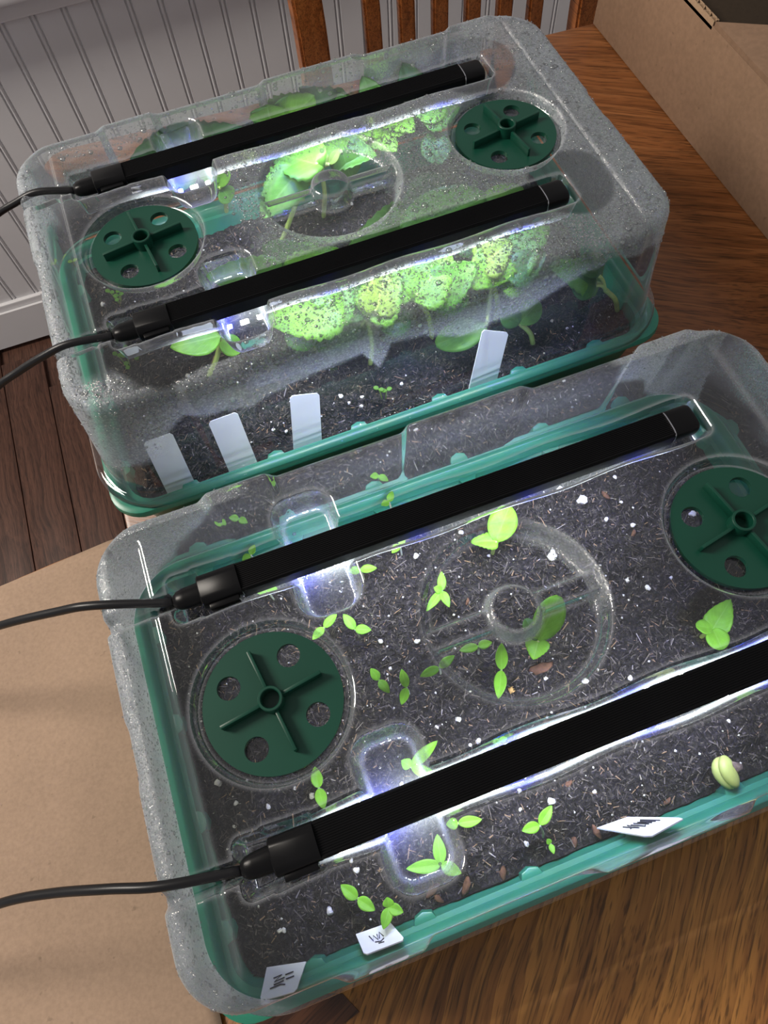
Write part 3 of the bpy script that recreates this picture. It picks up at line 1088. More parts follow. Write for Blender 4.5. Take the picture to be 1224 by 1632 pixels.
    a = me.attributes.new('bend', 'FLOAT', 'POINT')
    a.data.foreach_set('value', bend)
    nr = np.zeros(len(V) * 3, np.float32)
    me.vertex_normals.foreach_get('vector', nr)
    return me, V, nr.reshape(-1, 3), ff, fb


dome_me, DV, DN, FF, FB = build_dome()
dome_me.materials.append(M['clear_plastic_front'])


def drops(name, fog, nsmall, nbig, r0, r1, rb0, rb1, cut):
    """water beads hanging on the inside of the sheet"""
    ok = np.where((fog > cut) & (DV[:, 2] > 0.056))[0]
    pr = fog[ok] ** 1.5
    # wall rings are denser in z: balance by an area guess
    pr = pr / pr.sum()
    pick = RNG.choice(ok, nsmall, p=pr)
    okb = np.where((fog > cut * 0.5) & (DV[:, 2] > 0.056))[0]
    pickb = RNG.choice(okb, nbig)
    allp = np.concatenate([pick, pickb])
    rad = np.concatenate([r0 + (r1 - r0) * RNG.random(nsmall) ** 2.0, rb0 + (rb1 - rb0) * RNG.random(nbig) ** 2.5])
    # unit bead
    bv, bf = [(0, 0, 1)], []
    seg, rows = 7, 3
    for i in range(1, rows + 1):
        th = math.pi * i / (rows + 1)
        for k in range(seg):
            a = 2 * math.pi * (k + 0.5 * i) / seg
            bv.append((math.sin(th) * math.cos(a), math.sin(th) * math.sin(a), math.cos(th)))
    bv.append((0, 0, -1))
    for k in range(seg):
        bf.append((0, 1 + k, 1 + (k + 1) % seg))
        last = 1 + (rows - 1) * seg
        bf.append((last + (k + 1) % seg, last + k, len(bv) - 1))
        for i in range(rows - 1):
            a, b = 1 + i * seg, 1 + (i + 1) * seg
            bf.append((a + k, b + k, a + (k + 1) % seg))
            bf.append((a + (k + 1) % seg, b + k, b + (k + 1) % seg))
    bv, bf = np.array(bv), np.array(bf)
    P = DV[allp] + RNG.normal(0, 0.00035, (len(allp), 3))
    Nn = DN[allp]
    P = P - Nn * (rad * 0.30)[:, None]
    hlp = np.where(np.abs(Nn[:, 2:3]) > 0.7, np.array([[1., 0, 0]]), np.array([[0, 0, 1.]]))
    Tn = np.cross(hlp, Nn)
    Tn /= np.linalg.norm(Tn, axis=1)[:, None]
    Bn = np.cross(Nn, Tn)
    el = RNG.uniform(0.85, 1.2, len(allp))
    V = (P[:, None, :] + rad[:, None, None] * (bv[None, :, 0:1] * Tn[:, None, :] * el[:, None, None] + bv[None, :, 1:2] * Bn[:, None, :]
                                               + bv[None, :, 2:3] * 0.55 * Nn[:, None, :])).reshape(-1, 3)
    F = (bf[None] + (np.arange(len(allp)) * len(bv))[:, None, None]).reshape(-1, 3).astype(np.int32)
    me = bpy.data.meshes.new(name)
    me.vertices.add(len(V))
    me.vertices.foreach_set('co', V.ravel())
    me.loops.add(F.size)
    me.loops.foreach_set('vertex_index', F.ravel())
    me.polygons.add(len(F))
    me.polygons.foreach_set('loop_start', np.arange(0, F.size, 3, dtype=np.int32))
    me.polygons.foreach_set('use_smooth', np.ones(len(F), bool))
    me.update(calc_edges=True)
    me.materials.append(M['water_drop'])
    return me


def vent_disc():
    bm = bmesh.new()

    def ringe(cx, cy, r, n):
        vs = [bm.verts.new((cx + r * math.cos(2 * math.pi * k / n), cy + r * math.sin(2 * math.pi * k / n), 0)) for k in range(n)]
        return [bm.edges.new((vs[k], vs[(k + 1) % n])) for k in range(n)]
    es = ringe(0, 0, 0.0305, 72)
    for a in (45, 135, 225, 315):
        w = math.radians(a)
        es += ringe(0.0205 * math.cos(w), 0.0205 * math.sin(w), 0.0052, 28)
    bmesh.ops.triangle_fill(bm, use_beauty=True, use_dissolve=False, edges=es)
    r = bmesh.ops.extrude_face_region(bm, geom=list(bm.faces))
    bmesh.ops.translate(bm, vec=(0, 0, 0.0026), verts=[g for g in r['geom'] if isinstance(g, bmesh.types.BMVert)])
    return bm_mesh('vent_disc', bm)


def hub_mesh():
    v, f = [], []
    n = 32
    for (r, z) in ((0.0040, 0.0), (0.0054, 0.0), (0.0054, 0.0068), (0.0051, 0.0072), (0.0043, 0.0072), (0.0040, 0.0068)):
        for k in range(n):
            a = 2 * math.pi * k / n
            v.append((r * math.cos(a), r * math.sin(a), z))
    for i in range(6):
        for k in range(n):
            k2 = (k + 1) % n
            i2 = (i + 1) % 6
            f.append((i * n + k, i * n + k2, i2 * n + k2, i2 * n + k))
    me = pyd('hub', v, f, True)
    me.set_sharp_from_angle(angle=math.radians(35))
    return me


vd_me, hub_me = vent_disc(), hub_mesh()
rib_me = box('rib', 0.0050, 0.0236, -0.0008, 0.0008, 0.0, 0.0052, 0.0003)


def make_dome(P, label, mat, dmesh, spins):
    d = empty('propagator_dome', P['loc'], label, 'dome lid', 'clear dome lids', P['rz'])
    sh = obj('dome_shell', dome_me, None, d)
    sh.material_slots[0].link = 'OBJECT'
    sh.material_slots[0].material = M[mat]
    k = P['H'] / 0.13
    sh.scale = (1, 1, k)
    dr = obj('water_drops', dmesh, None, d)
    dr.scale = (1, 1, k)
    dr['kind'] = 'stuff'
    dr['label'] = 'beads of condensation on the inside of the clear plastic'
    zt = (0.13 - 0.0060) * k
    for (x, spin) in ((-0.1129, spins[0]), (0.1129, spins[1])):
        vd = obj('vent_dial', vd_me, 'vent_green', d, (x, 0, zt), math.radians(spin))
        vd['label'] = 'round dark green vent dial'
        obj('hub', hub_me, 'vent_green', vd, (0, 0, 0.0024))
        for q in range(4):
            obj('rib', rib_me, 'vent_green', vd, (0, 0, 0.0024), math.radians(90 * q))
    return d


make_dome(FRONT, 'clear plastic dome over the front tray, fogged mainly on its left wall', 'clear_plastic_front',
          drops('water_drops', FF, 6500, 200, 0.00018, 0.00055, 0.0005, 0.0011, 0.25), (9, 11))
make_dome(BACK, 'clear plastic dome over the back tray, covered in condensation beads', 'clear_plastic_back',
          drops('water_drops', FB, 15000, 600, 0.00030, 0.00080, 0.0009, 0.0021, 0.30), (8, 10))


# --- grow light bars
def bar_housing():
    n = 13
    hw, zb, zt = 0.0073, -0.0075, 0.0018
    pr = [(-hw, zb), (-hw, zt - 0.0015), (-hw + 0.0008, zt)]
    for k in range(n):
        y0 = -hw + 0.0012 + k * (2 * hw - 0.0024) / n
        w = (2 * hw - 0.0024) / n
        pr += [(y0 + w * 0.25, zt), (y0 + w * 0.35, zt - 0.0003), (y0 + w * 0.65, zt - 0.0003), (y0 + w * 0.75, zt)]
    pr += [(hw - 0.0008, zt), (hw, zt - 0.0015), (hw, zb)]
    x0, x1 = -0.1120, 0.1085
    m = len(pr)
    v = [(x0, p[0], p[1]) for p in pr] + [(x1, p[0], p[1]) for p in pr]
    f = [(i, (i + 1) % m, m + (i + 1) % m, m + i) for i in range(m)] + [tuple(range(m))[::-1], tuple(range(m, 2 * m))]
    return pyd('housing', v, f)


def cap_mesh(name, secs, seg=16, sq=3.5):
    """superellipse tube along x; secs = (x, half width, half height, z centre)"""
    v, f = [], []
    for (x, a, b, zc) in secs:
        for k in range(seg):
            w = 2 * math.pi * k / seg
            c, s = math.cos(w), math.sin(w)
            v.append((x, a * math.copysign(abs(c) ** (2 / sq), c), zc + b * math.copysign(abs(s) ** (2 / sq), s)))
    for i in range(len(secs) - 1):
        for k in range(seg):
            k2 = (k + 1) % seg
            f.append((i * seg + k, (i + 1) * seg + k, (i + 1) * seg + k2, i * seg + k2))
    f.append(tuple(range(seg)))
    f.append(tuple((len(secs) - 1) * seg + k for k in range(seg))[::-1])
    me = pyd(name, v, f, True)
    me.set_sharp_from_angle(angle=math.radians(40))
    return me


hs_me = bar_housing()
ec_me = cap_mesh('end_cap', [(0.1088, 0.0076, 0.0050, -0.0026), (0.1205, 0.0076, 0.0050, -0.0026), (0.1222, 0.0070, 0.0044, -0.0026)], 24)
rg_me = cap_mesh('metal_ring', [(0.1083, 0.00775, 0.00515, -0.0026), (0.1089, 0.00775, 0.00515, -0.0026)], 24)
cn_me = cap_mesh('connector', [(-0.1302, 0.0070, 0.0048, -0.0020), (-0.1296, 0.0076, 0.0053, -0.0020), (-0.1116, 0.0076, 0.0053, -0.0020), (-0.1114, 0.0074, 0.0050, -0.0020)], 24)
pl_me = cap_mesh('plug', [(-0.1432, 0.0016, 0.0015, -0.0022), (-0.1426, 0.0030, 0.0026, -0.0022), (-0.1405, 0.0044, 0.0037, -0.0022), (-0.1375, 0.0050, 0.0041, -0.0022), (-0.1300, 0.0053, 0.0043, -0.0022)], 20, 2.4)
cl_me = box('clip', -0.1275, -0.1135, -0.0102, -0.0070, -0.0045, 0.0004, 0.0006)
st_me = box('led_board', -0.1090, 0.1060, -0.0060, 0.0060, -0.0080, -0.0076)
lw_me = pyd('led', [(-0.0024, -0.0017, 0), (-0.0024, 0.0017, 0), (0.0024, 0.0017, 0), (0.0024, -0.0017, 0)], [(0, 1, 2, 3)])
lw_me.materials.append(M['led_white'])
lb_me = lw_me.copy()
lb_me.materials.clear()
lb_me.materials.append(M['led_blue'])


def make_bar(P, side, label, cord):
    H = P['H'] - 0.0006
    c, s = math.cos(P['rz']), math.sin(P['rz'])
    y = side * 0.0583
    b = empty('grow_light_bar', (P['loc'].x - s * y, P['loc'].y + c * y, H), label, 'grow light', 'black grow light bars', P['rz'])
    obj('housing', hs_me, 'black_aluminium', b)
    obj('end_cap', ec_me, 'black_plastic', b)
    obj('metal_ring', rg_me, 'metal_ring', b)
    cn = obj('connector', cn_me, 'black_plastic', b)
    obj('clip', cl_me, 'black_plastic', cn)
    obj('plug', pl_me, 'black_plastic', b)
    bd = obj('led_board', st_me, 'pcb_white', b)
    for k in range(22):
        x = -0.104 + k * 0.00985
        me = lb_me if k % 6 == 2 else lw_me
        obj('led', me, None, bd, (x, 0, -0.0083))
    pts = [Vector((-0.1425, 0, -0.0022))]
    for (px, py, z) in cord:
        q = at(px, py, z) if px > -900 else Vector((py[0], py[1], z))
        q = Vector((q.x, q.y, q.z)) - b.location
        pts.append(Vector((q.x * c + q.y * s, -q.x * s + q.y * c, q.z)))
    obj('cord', tube('cord', spline(pts, 8), 0.0021, 10), 'cord_rubber', b)
    return b


OFFL = -999
make_bar(FRONT, 1, 'far grow light bar on the front dome, its cord crossing the brown paper',
         [(150, 965, 0.129), (90, 975, 0.122), (0, 997, 0.105), (-90, 1030, 0.075), (-220, 1120, 0.02), (-330, 1250, 0.004)])
make_bar(FRONT, -1, 'nearest grow light bar, on the near side of the front dome',
         [(260, 1412, 0.130), (170, 1417, 0.125), (80, 1424, 0.112), (0, 1440, 0.098), (-100, 1480, 0.07), (-220, 1560, 0.02), (-300, 1650, 0.004)])
make_bar(BACK, 1, 'farthest grow light bar, along the far side of the back dome by the wall',
         [(60, 306, 0.137), (25, 323, 0.132), (-10, 346, 0.122), (-70, 400, 0.09), (-140, 520, 0.0), (-190, 700, -0.2)])
make_bar(BACK, -1, 'near grow light bar on the back dome, above the white tags',
         [(110, 548, 0.1370), (70, 567, 0.132), (30, 592, 0.122), (-10, 622, 0.11), (-70, 690, 0.07), (-120, 800, 0.0), (-160, 950, -0.15)])


# ------------------------------------------------------------------ plants
def leaf_mesh(base, tip, width, up=(0, 0, 1), droop=0.0, fold=0.25, kind='oval', curl=0.0, seed=0, nl=14, nw=8, tipz=0.0):
    base, tip, up = Vector(base), Vector(tip), Vector(up).normalized()
    d = tip - base
    L = d.length
    d.normalize()
    s = d.cross(up)
    if s.length < 1e-4:
        s = Vector((1, 0, 0))
    s.normalize()
    nrm = s.cross(d).normalized()
    ph = seed * 1.7
    v, uv = [], []
    for i in range(nl + 1):
        t = i / nl
        if kind == 'lance':
            w = max(0.0, math.sin(math.pi * (t ** 0.85))) ** 0.75 * (1 - 0.12 * t)
        elif kind == 'heart':
            w = (math.sin(math.pi * min(1, t ** 0.62)) ** 0.6) * (1.08 - 0.35 * t)
            w = max(w, 0)
        else:
            w = max(0.0, math.sin(math.pi * min(1, (t * 0.97 + 0.015)))) ** 0.55
        for j in range(nw + 1):
            x = -1 + 2 * j / nw
            ww = w * width / 2
            if kind == 'heart':
                ww *= 1 + 0.07 * math.sin(t * 46 + ph) * abs(x)
            zz = -droop * L * t * t + fold * abs(x) * ww + curl * L * 0.12 * math.sin(5.3 * t + 2.5 * x + ph) * abs(x) + tipz * t ** 3
            back = 0.0
            if kind == 'heart':
                back = -0.13 * L * abs(x) ** 2 * (1 - t)
            v.append(base + d * (L * t + back) + s * (x * ww) + nrm * zz)
            uv.append((x, t))
    f = [(i * (nw + 1) + j, i * (nw + 1) + j + 1, (i + 1) * (nw + 1) + j + 1, (i + 1) * (nw + 1) + j) for i in range(nl) for j in range(nw)]
    me = pyd('leaf', v, f, True)
    ul = me.uv_layers.new(name='leaf')
    for p in me.polygons:
        for li in p.loop_indices:
            ul.data[li].uv = uv[me.loops[li].vertex_index]
    return me


def leaf_obj(me, mat, parent, off, thick=0.0004, name='leaf'):
    o = obj(name, me, mat, parent, off)
    m = o.modifiers.new('thick', 'SOLIDIFY')
    m.thickness = thick
    return o


def seedling(label, mid, tips, z=0.055, width=0.0052, mat='leaf_lime', root=None, kind='lance', group='young seedlings in the front tray', tz=None, stem='stem_pale', name='seedling', extra=None, sr=0.0006):
    c = at(mid[0], mid[1], z)
    if root is None:
        rp = Vector((c.x + 0.001, c.y - 0.001, 0))
    else:
        rp = at(root[0], root[1], ZSOIL)
    zr = ZSOIL - 0.0015
    t = empty(name, (rp.x, rp.y, zr), label, 'seedling', group)
    off = -Vector((rp.x, rp.y, zr))
    obj('stem', tube('stem', spline([(rp.x, rp.y, zr), ((rp.x * .6 + c.x * .4), (rp.y * .6 + c.y * .4), (zr * .4 + z * .6)), (c.x, c.y, z)], 5), [sr] * 11, 7), stem, t, off)
    for k, tp in enumerate(tips):
        zt = (tp[2] if len(tp) > 2 else z + 0.002)
        w = tp[3] if len(tp) > 3 else width
        q = at(tp[0], tp[1], zt)
        leaf_obj(leaf_mesh(c, q, w, droop=0.12, fold=0.22, kind=kind, seed=k + int(mid[0])), mat, t, off)
    return t


seedling('narrow leaved seedling, left of a near twin, between front left vent and centre circle', (604, 1084), [(591, 1065), (620, 1103)])
seedling('narrow leaved seedling with bent leaves, right of its near twin, left of centre circle', (648, 1096), [(640, 1066), (640, 1122)])
seedling('seedling half outside the left rim of the front centre circle', (700, 1064), [(670, 1077), (724, 1044)])
seedling('seedling lying level just under the left spoke of the front circle', (762, 1030), [(733, 1036), (784, 1023)])
seedling('hairy upright seedling with long leaves in lower half of the front circle', (799, 1068), [(800, 1024), (795, 1112)], width=0.0070, mat='leaf_lime')
seedling('seedling with two leaves just below the far bar cutout of the front dome', (566, 1003), [(547, 978), (591, 1003)], width=0.0058)
seedling('seedling whose leaf points from the front left vent towards the far cutout', (516, 1000), [(536, 978), (498, 1018)])
seedling('seedling with one leaf showing right of the far cutout on the front dome', (574, 908), [(600, 904), (556, 910)])
seedling('seedling peeking out below the far bar connector of the front dome', (425, 941), [(441, 937), (410, 944)], width=0.0048)
seedling('tall narrow seedling directly below the front left vent', (508, 1256), [(501, 1222), (516, 1289)], width=0.0062)
seedling('seedling under the upper half of the near cutout on the front dome', (655, 1222), [(640, 1212), (697, 1180), (700, 1240)], width=0.0062)
seedling('seedling to the right of the near cutout on the front dome', (730, 1312), [(768, 1306), (712, 1314)], width=0.0056)
seedling('seedling under the lower half of the near cutout on the front dome', (703, 1378), [(697, 1330), (648, 1385), (735, 1392)], width=0.0066)
seedling('two leaved sprout on a bare stem in the open soil before the nearest bar', (860, 1315), [(833, 1324), (880, 1284)], z=0.060, width=0.0056, root=(866, 1334))
seedling('tiny sprout on the soil between open sprout and near green rim', (877, 1345), [(883, 1360), (873, 1338)], z=0.046, width=0.0030)
seedling('long leaved seedling in the near left corner, left of the starlike one', (570, 1432), [(543, 1411), (597, 1451)], width=0.0062)
seedling('starlike seedling with three leaves beside the near left white tag', (620, 1446), [(611, 1481), (642, 1454), (617, 1431)], width=0.0056)
seedling('seedling showing its tips just under the far bar, above the centre soil', (636, 868), [(645, 860), (625, 880)], width=0.0046)
seedling('tiny seedling at the upper edge of the nearest bar below the circle', (796, 1180), [(808, 1176), (786, 1183)], z=0.050, width=0.003)
seedling('four leaved seedling with round first leaf inside upper left of the front circle', (704, 942), [(704, 910), (716, 966), (680, 972), (692, 936)], width=0.0052)
seedling('seedling at the far left corner of the front tray beside the connector', (399, 884), [(405, 868), (386, 892)], width=0.0045)
seedling('seedling by the far green wall of the front tray, behind the long bar', (620, 800), [(625, 782), (608, 804)], width=0.0045)


def cotyledon(label, mid, leaves, z, group='broad leaved squash sprouts', root=None):
    c = at(mid[0], mid[1], z)
    rp = at(*root, ZSOIL) if root else Vector((c.x, c.y, 0))
    zr = ZSOIL - 0.0015
    t = empty('squash_sprout', (rp.x, rp.y, zr), label, 'seedling', group)
    off = -Vector((rp.x, rp.y, zr))
    obj('stem', tube('stem', spline([(rp.x, rp.y, zr), (rp.x * .5 + c.x * .5, rp.y * .5 + c.y * .5, zr * .4 + z * .6), c], 5), [0.0012] * 11, 8), 'stem_green', t, off)
    for k, (px, py, zt, w, mat, kd, cu) in enumerate(leaves):
        q = at(px, py, zt)
        leaf_obj(leaf_mesh(c, q, w, droop=0.10, fold=0.15, kind=kd, curl=cu, seed=k + int(mid[0])), mat, t, off, 0.0006)
    return t


cotyledon('broad squash sprout with one big oval leaf right of the front hub', (858, 1020), [(892, 950, .068, .0155, 'leaf_lime', 'oval', 0.25), (850, 1052, .056, .013, 'leaf_lime', 'heart', 0.3), (838, 985, .060, .009, 'leaf_mid', 'oval', 0.1)], 0.060)
cotyledon('broad squash sprout under the upper rim of the front circle', (790, 862), [(812, 806, .066, .0165, 'leaf_lime', 'oval', 0.25), (752, 862, .062, .011, 'leaf_lime', 'heart', 0.3)], 0.060)
cotyledon('broad wavy squash sprout at the right, between vent and nearest bar', (1136, 1002), [(1166, 955, .064, .0145, 'leaf_lime', 'heart', 0.5), (1152, 1034, .060, .0125, 'leaf_lime', 'oval', 0.3), (1112, 996, .062, .008, 'leaf_lime', 'oval', 0.2)], 0.058)

# bean seed pushing up
p = at(1157, 1232, 0.048)
bn = empty('sprouting_bean', (p.x, p.y, ZSOIL), 'pale yellow green bean seed pushing up near the right rim', 'seed')
bo = -Vector((p.x, p.y, ZSOIL))
for sgn, nm in ((-1, 'seed_half'), (1, 'seed_half')):
    bm = bmesh.new()
    bmesh.ops.create_uvsphere(bm, u_segments=20, v_segments=12, radius=1)
    for q in bm.verts:
        q.co = Vector((q.co.x * 0.0048 * (1 + 0.12 * q.co.y) + 0.0008 * q.co.y * q.co.y, q.co.y * 0.0082, q.co.z * 0.0034))
    o = obj(nm, bm_mesh('seed_half', bm, True), 'bean_pale', bn, (sgn * 0.0010, 0, 0.0075 + sgn * 0.0012))
    o.rotation_euler = (0.15, sgn * 0.25 + 0.2, 0.05)
sc = obj('seed_coat', lump('seed_coat', 0.0030, 1.2, 1.0, 0.7, 8), 'seed_coat', bn, (0.0045, 0.001, 0.0095))


# ------------------------------------------------------------------ tall plants under the back dome
def inside(px, py, z):
    """lift the point along its sight line until it lies under the back dome"""
    while z < 0.1235:
        q = toback(at(px, py, z))
        if q.y < 0.093 and abs(q.x) < 0.165:
            break
        z += 0.001
    return at(px, py, z)


def squash(label, root, leaves, stem_z=0.075, group='squash plants under the back dome', smat='stem_green', crown=None, sr=0.0017):
    """leaves: (base px, tip px, z base, z tip, width, material, kind, droop, curl)"""
    rp = at(*root, ZSOIL)
    zr = ZSOIL - 0.002
    l0 = leaves[0]
    cr = inside(*(crown or l0[0]), stem_z)
    stem_z = cr.z
    t = empty('squash_plant', (rp.x, rp.y, zr), label, 'plant', group)
    off = -Vector((rp.x, rp.y, zr))
    obj('stem', tube('stem', spline([(rp.x, rp.y, zr), (rp.x * .55 + cr.x * .45 + .002, rp.y * .55 + cr.y * .45, zr * .5 + stem_z * .5), (cr.x, cr.y, stem_z)], 6),
                     [sr] * 13, 8), smat, t, off)
    for k, (b, tp, zb, zt, w, mat, kd, dr, cu) in enumerate(leaves):
        B, T = inside(b[0], b[1], zb), inside(tp[0], tp[1], zt)
        if (B - cr).length > 0.004:
            m_ = (B + cr) / 2 + Vector((0, 0, 0.002))
            obj('petiole', tube('petiole', spline([cr, m_, B], 5), [sr * 0.7] * 11, 7), smat, t, off)
        leaf_obj(leaf_mesh(B, T, w, up=(-0.05, -0.50, 0.86), droop=dr, fold=0.12, kind=kd, curl=cu, seed=k * 3 + int(root[0]), nl=20, nw=10), mat, t, off, 0.0005)
    return t


squash('squash plant at far left, its dark leaf round the far cutout of the back dome', (300, 330),
       [((300, 252), (205, 258), .095, .085, .042, 'leaf_dark', 'heart', .1, .3), ((305, 240), (395, 205), .098, .095, .030, 'leaf_dark', 'heart', .1, .3), ((325, 235), (265, 200), .1, .105, .030, 'leaf_dark', 'heart', .1, .3), ((345, 270), (300, 262), .09, .09, .022, 'leaf_mid', 'heart', .1, .3)], .085)
squash('squash plant behind the far bar with two crinkled leaves, left of the middle', (470, 300),
       [((455, 215), (402, 178), .095, .098, .030, 'leaf_mid', 'heart', .05, .5), ((550, 185), (438, 166), .100, .100, .036, 'leaf_mid', 'heart', .1, .5),
        ((530, 180), (478, 138), .090, .100, .026, 'leaf_dark', 'heart', .1, .6), ((450, 200), (500, 150), .11, .115, .034, 'leaf_bright', 'heart', .1, .4), ((430, 190), (425, 165), .11, .115, .026, 'leaf_bright', 'heart', .1, .4)], .080)
squash('squash plant with a leaf tip above the far bar, right of the middle', (600, 260),
       [((605, 190), (582, 124), .088, .096, .028, 'leaf_mid', 'heart', .1, .4), ((600, 195), (515, 222), .098, .104, .022, 'leaf_bright', 'heart', .05, .3),
        ((590, 200), (632, 238), .095, .09, .026, 'leaf_bright', 'heart', .1, .3), ((560, 200), (540, 150), .105, .115, .028, 'leaf_mid', 'heart', .1, .5), ((620, 180), (660, 205), .10, .10, .024, 'leaf_bright', 'heart', .1, .3)], .080)
squash('squash plant with a green leaf poking past the right part of the far bar', (690, 230),
       [((665, 165), (644, 102), .088, .096, .030, 'leaf_dark', 'heart', .1, .3), ((660, 180), (712, 168), .104, .104, .020, 'leaf_bright', 'oval', .05, .3),
        ((655, 190), (610, 200), .098, .098, .020, 'leaf_bright', 'oval', .05, .3), ((680, 190), (735, 165), .10, .10, .022, 'leaf_mid', 'heart', .1, .3), ((690, 210), (700, 260), .09, .08, .022, 'leaf_dark', 'oval', .1, .3)], .085)
squash('squash plant in the middle with drooping toothed leaf and yellow bud under the circle', (515, 345),
       [((505, 262), (424, 238), .108, .106, .030, 'leaf_mid', 'heart', .12, .4), ((510, 240), (560, 195), .100, .105, .026, 'leaf_bright', 'heart', .1, .3),
        ((500, 235), (450, 215), .102, .104, .024, 'leaf_bright', 'heart', .1, .4), ((525, 262), (541, 236), .098, .104, .007, 'leaf_yellow', 'lance', 0, 0),
        ((520, 262), (513, 236), .098, .104, .006, 'leaf_yellow', 'lance', 0, 0), ((490, 275), (488, 300), .095, .090, .008, 'leaf_yellow', 'lance', 0, 0), ((530, 240), (600, 245), .095, .095, .026, 'leaf_mid', 'heart', .1, .5), ((480, 250), (520, 212), .1, .106, .024, 'leaf_mid', 'heart', .1, .5)], .092, crown=(512, 272))
squash('squash plant with bluish green leaf along the left rim of the back circle', (440, 400),
       [((470, 280), (415, 345), .100, .085, .030, 'leaf_mid', 'heart', .1, .2), ((545, 240), (560, 285), .100, .08, .022, 'leaf_mid', 'oval', .1, .2)], .085, crown=(480, 300))
squash('squash plant with small upright leaf beside the far cutout stalk', (360, 340),
       [((350, 300), (342, 248), .085, .104, .018, 'leaf_bright', 'oval', .1, .3), ((352, 300), (370, 320), .08, .07, .014, 'leaf_mid', 'oval', .1, .3)], .075)
squash('squash plant with dark leaf between the circle and right vent of the back dome', (650, 390),
       [((648, 338), (704, 278), .090, .096, .022, 'leaf_dark', 'oval', .1, .3), ((640, 345), (610, 372), .085, .075, .018, 'leaf_mid', 'heart', .1, .4), ((650, 345), (560, 385), .08, .085, .024, 'leaf_mid', 'heart', .1, .4), ((660, 340), (730, 330), .085, .09, .022, 'leaf_bright', 'heart', .1, .3)], .078)
squash('squash plant with dark leaves under the left half of the near back bar', (445, 470),
       [((475, 432), (418, 384), .085, .095, .032, 'leaf_dark', 'heart', .1, .3), ((440, 440), (326, 438), .090, .094, .026, 'leaf_mid', 'heart', .1, .3),
        ((470, 420), (505, 385), .085, .095, .018, 'leaf_mid', 'heart', .1, .5), ((470, 440), (540, 395), .085, .09, .026, 'leaf_bright', 'heart', .1, .4)], .075)
squash('squash plant with broad pale leaf lying along the right half of the near back bar', (760, 440),
       [((640, 370), (776, 312), .090, .098, .034, 'leaf_mid', 'oval', .06, .3), ((760, 345), (835, 300), .085, .098, .022, 'leaf_bright', 'oval', .1, .3), ((740, 380), (690, 345), .085, .09, .026, 'leaf_bright', 'heart', .1, .4), ((730, 390), (800, 340), .085, .092, .024, 'leaf_dark', 'heart', .1, .5)], .075, crown=(740, 380))
squash('squash plant with pointed veined leaf in front of the near back connector', (330, 600),
       [((352, 535), (272, 553), .085, .094, .020, 'leaf_bright', 'lance', .05, .15), ((350, 540), (385, 560), .07, .06, .014, 'leaf_bright', 'oval', .1, .2)], .065, crown=(352, 545))
squash('squash plant with the broad bright leaf before the near back bar, left of middle', (500, 560),
       [((532, 480), (424, 512), .098, .090, .044, 'leaf_bright', 'heart', .08, .25), ((520, 470), (470, 445), .1, .106, .02, 'leaf_bright', 'heart', .08, .25), ((525, 500), (560, 455), .09, .1, .028, 'leaf_mid', 'heart', .1, .4), ((505, 520), (455, 545), .075, .07, .022, 'leaf_mid', 'oval', .1, .3)], .072)
squash('squash plant with curled dark shoot in the middle before the near back bar', (590, 580),
       [((580, 500), (552, 448), .085, .100, .022, 'leaf_dark', 'heart', .1, .9), ((590, 500), (640, 440), .088, .102, .030, 'leaf_bright', 'heart', .1, .3),
        ((575, 520), (500, 555), .075, .06, .018, 'leaf_dark', 'oval', .1, .2), ((570, 470), (590, 455), .09, .1, .016, 'leaf_dark', 'heart', .1, .9), ((600, 495), (615, 430), .09, .105, .026, 'leaf_yellow', 'heart', .1, .4), ((605, 520), (655, 505), .075, .075, .020, 'leaf_dark', 'oval', .1, .6)], .075, crown=(585, 510))
squash('squash plant with pale lit leaves before the near back bar, right of middle', (690, 540),
       [((665, 470), (720, 400), .090, .104, .034, 'leaf_bright', 'heart', .1, .3), ((670, 480), (705, 435), .085, .095, .016, 'leaf_dark', 'oval', .1, .8),
        ((660, 470), (630, 420), .09, .104, .026, 'leaf_bright', 'heart', .1, .3), ((690, 470), (760, 420), .088, .1, .030, 'leaf_mid', 'heart', .1, .4), ((690, 490), (745, 465), .08, .085, .02, 'leaf_mid', 'oval', .1, .5)], .075)
squash('squash plant with tall bright leaf above the rightmost tag', (790, 510),
       [((785, 450), (770, 385), .088, .104, .032, 'leaf_bright', 'heart', .1, .3), ((800, 430), (880, 358), .090, .104, .028, 'leaf_mid', 'heart', .1, .3),
        ((775, 520), (695, 548), .062, .058, .020, 'leaf_mid', 'oval', .1, .25), ((800, 450), (850, 420), .085, .09, .026, 'leaf_bright', 'heart', .1, .4), ((815, 440), (870, 400), .09, .095, .024, 'leaf_dark', 'heart', .1, .5), ((770, 420), (815, 385), .095, .105, .026, 'leaf_yellow', 'heart', .1, .4)], .075)
squash('squash plant on thick pale stalk in the right corner of the back tray', (985, 492),
       [((950, 455), (912, 448), .070, .075, .022, 'leaf_dark', 'oval', .1, .3), ((955, 440), (930, 405), .078, .085, .018, 'leaf_dark', 'oval', .1, .3),
        ((950, 450), (880, 420), .07, .085, .024, 'leaf_mid', 'heart', .1, .3)], .060, crown=(965, 462))
squash('low sprout with thick stalk standing behind the rightmost tag', (850, 545),
       [((828, 515), (800, 495), .058, .065, .016, 'leaf_dark', 'oval', .1, .2), ((828, 515), (860, 480), .058, .066, .016, 'leaf_mid', 'oval', .1, .2)], .056)


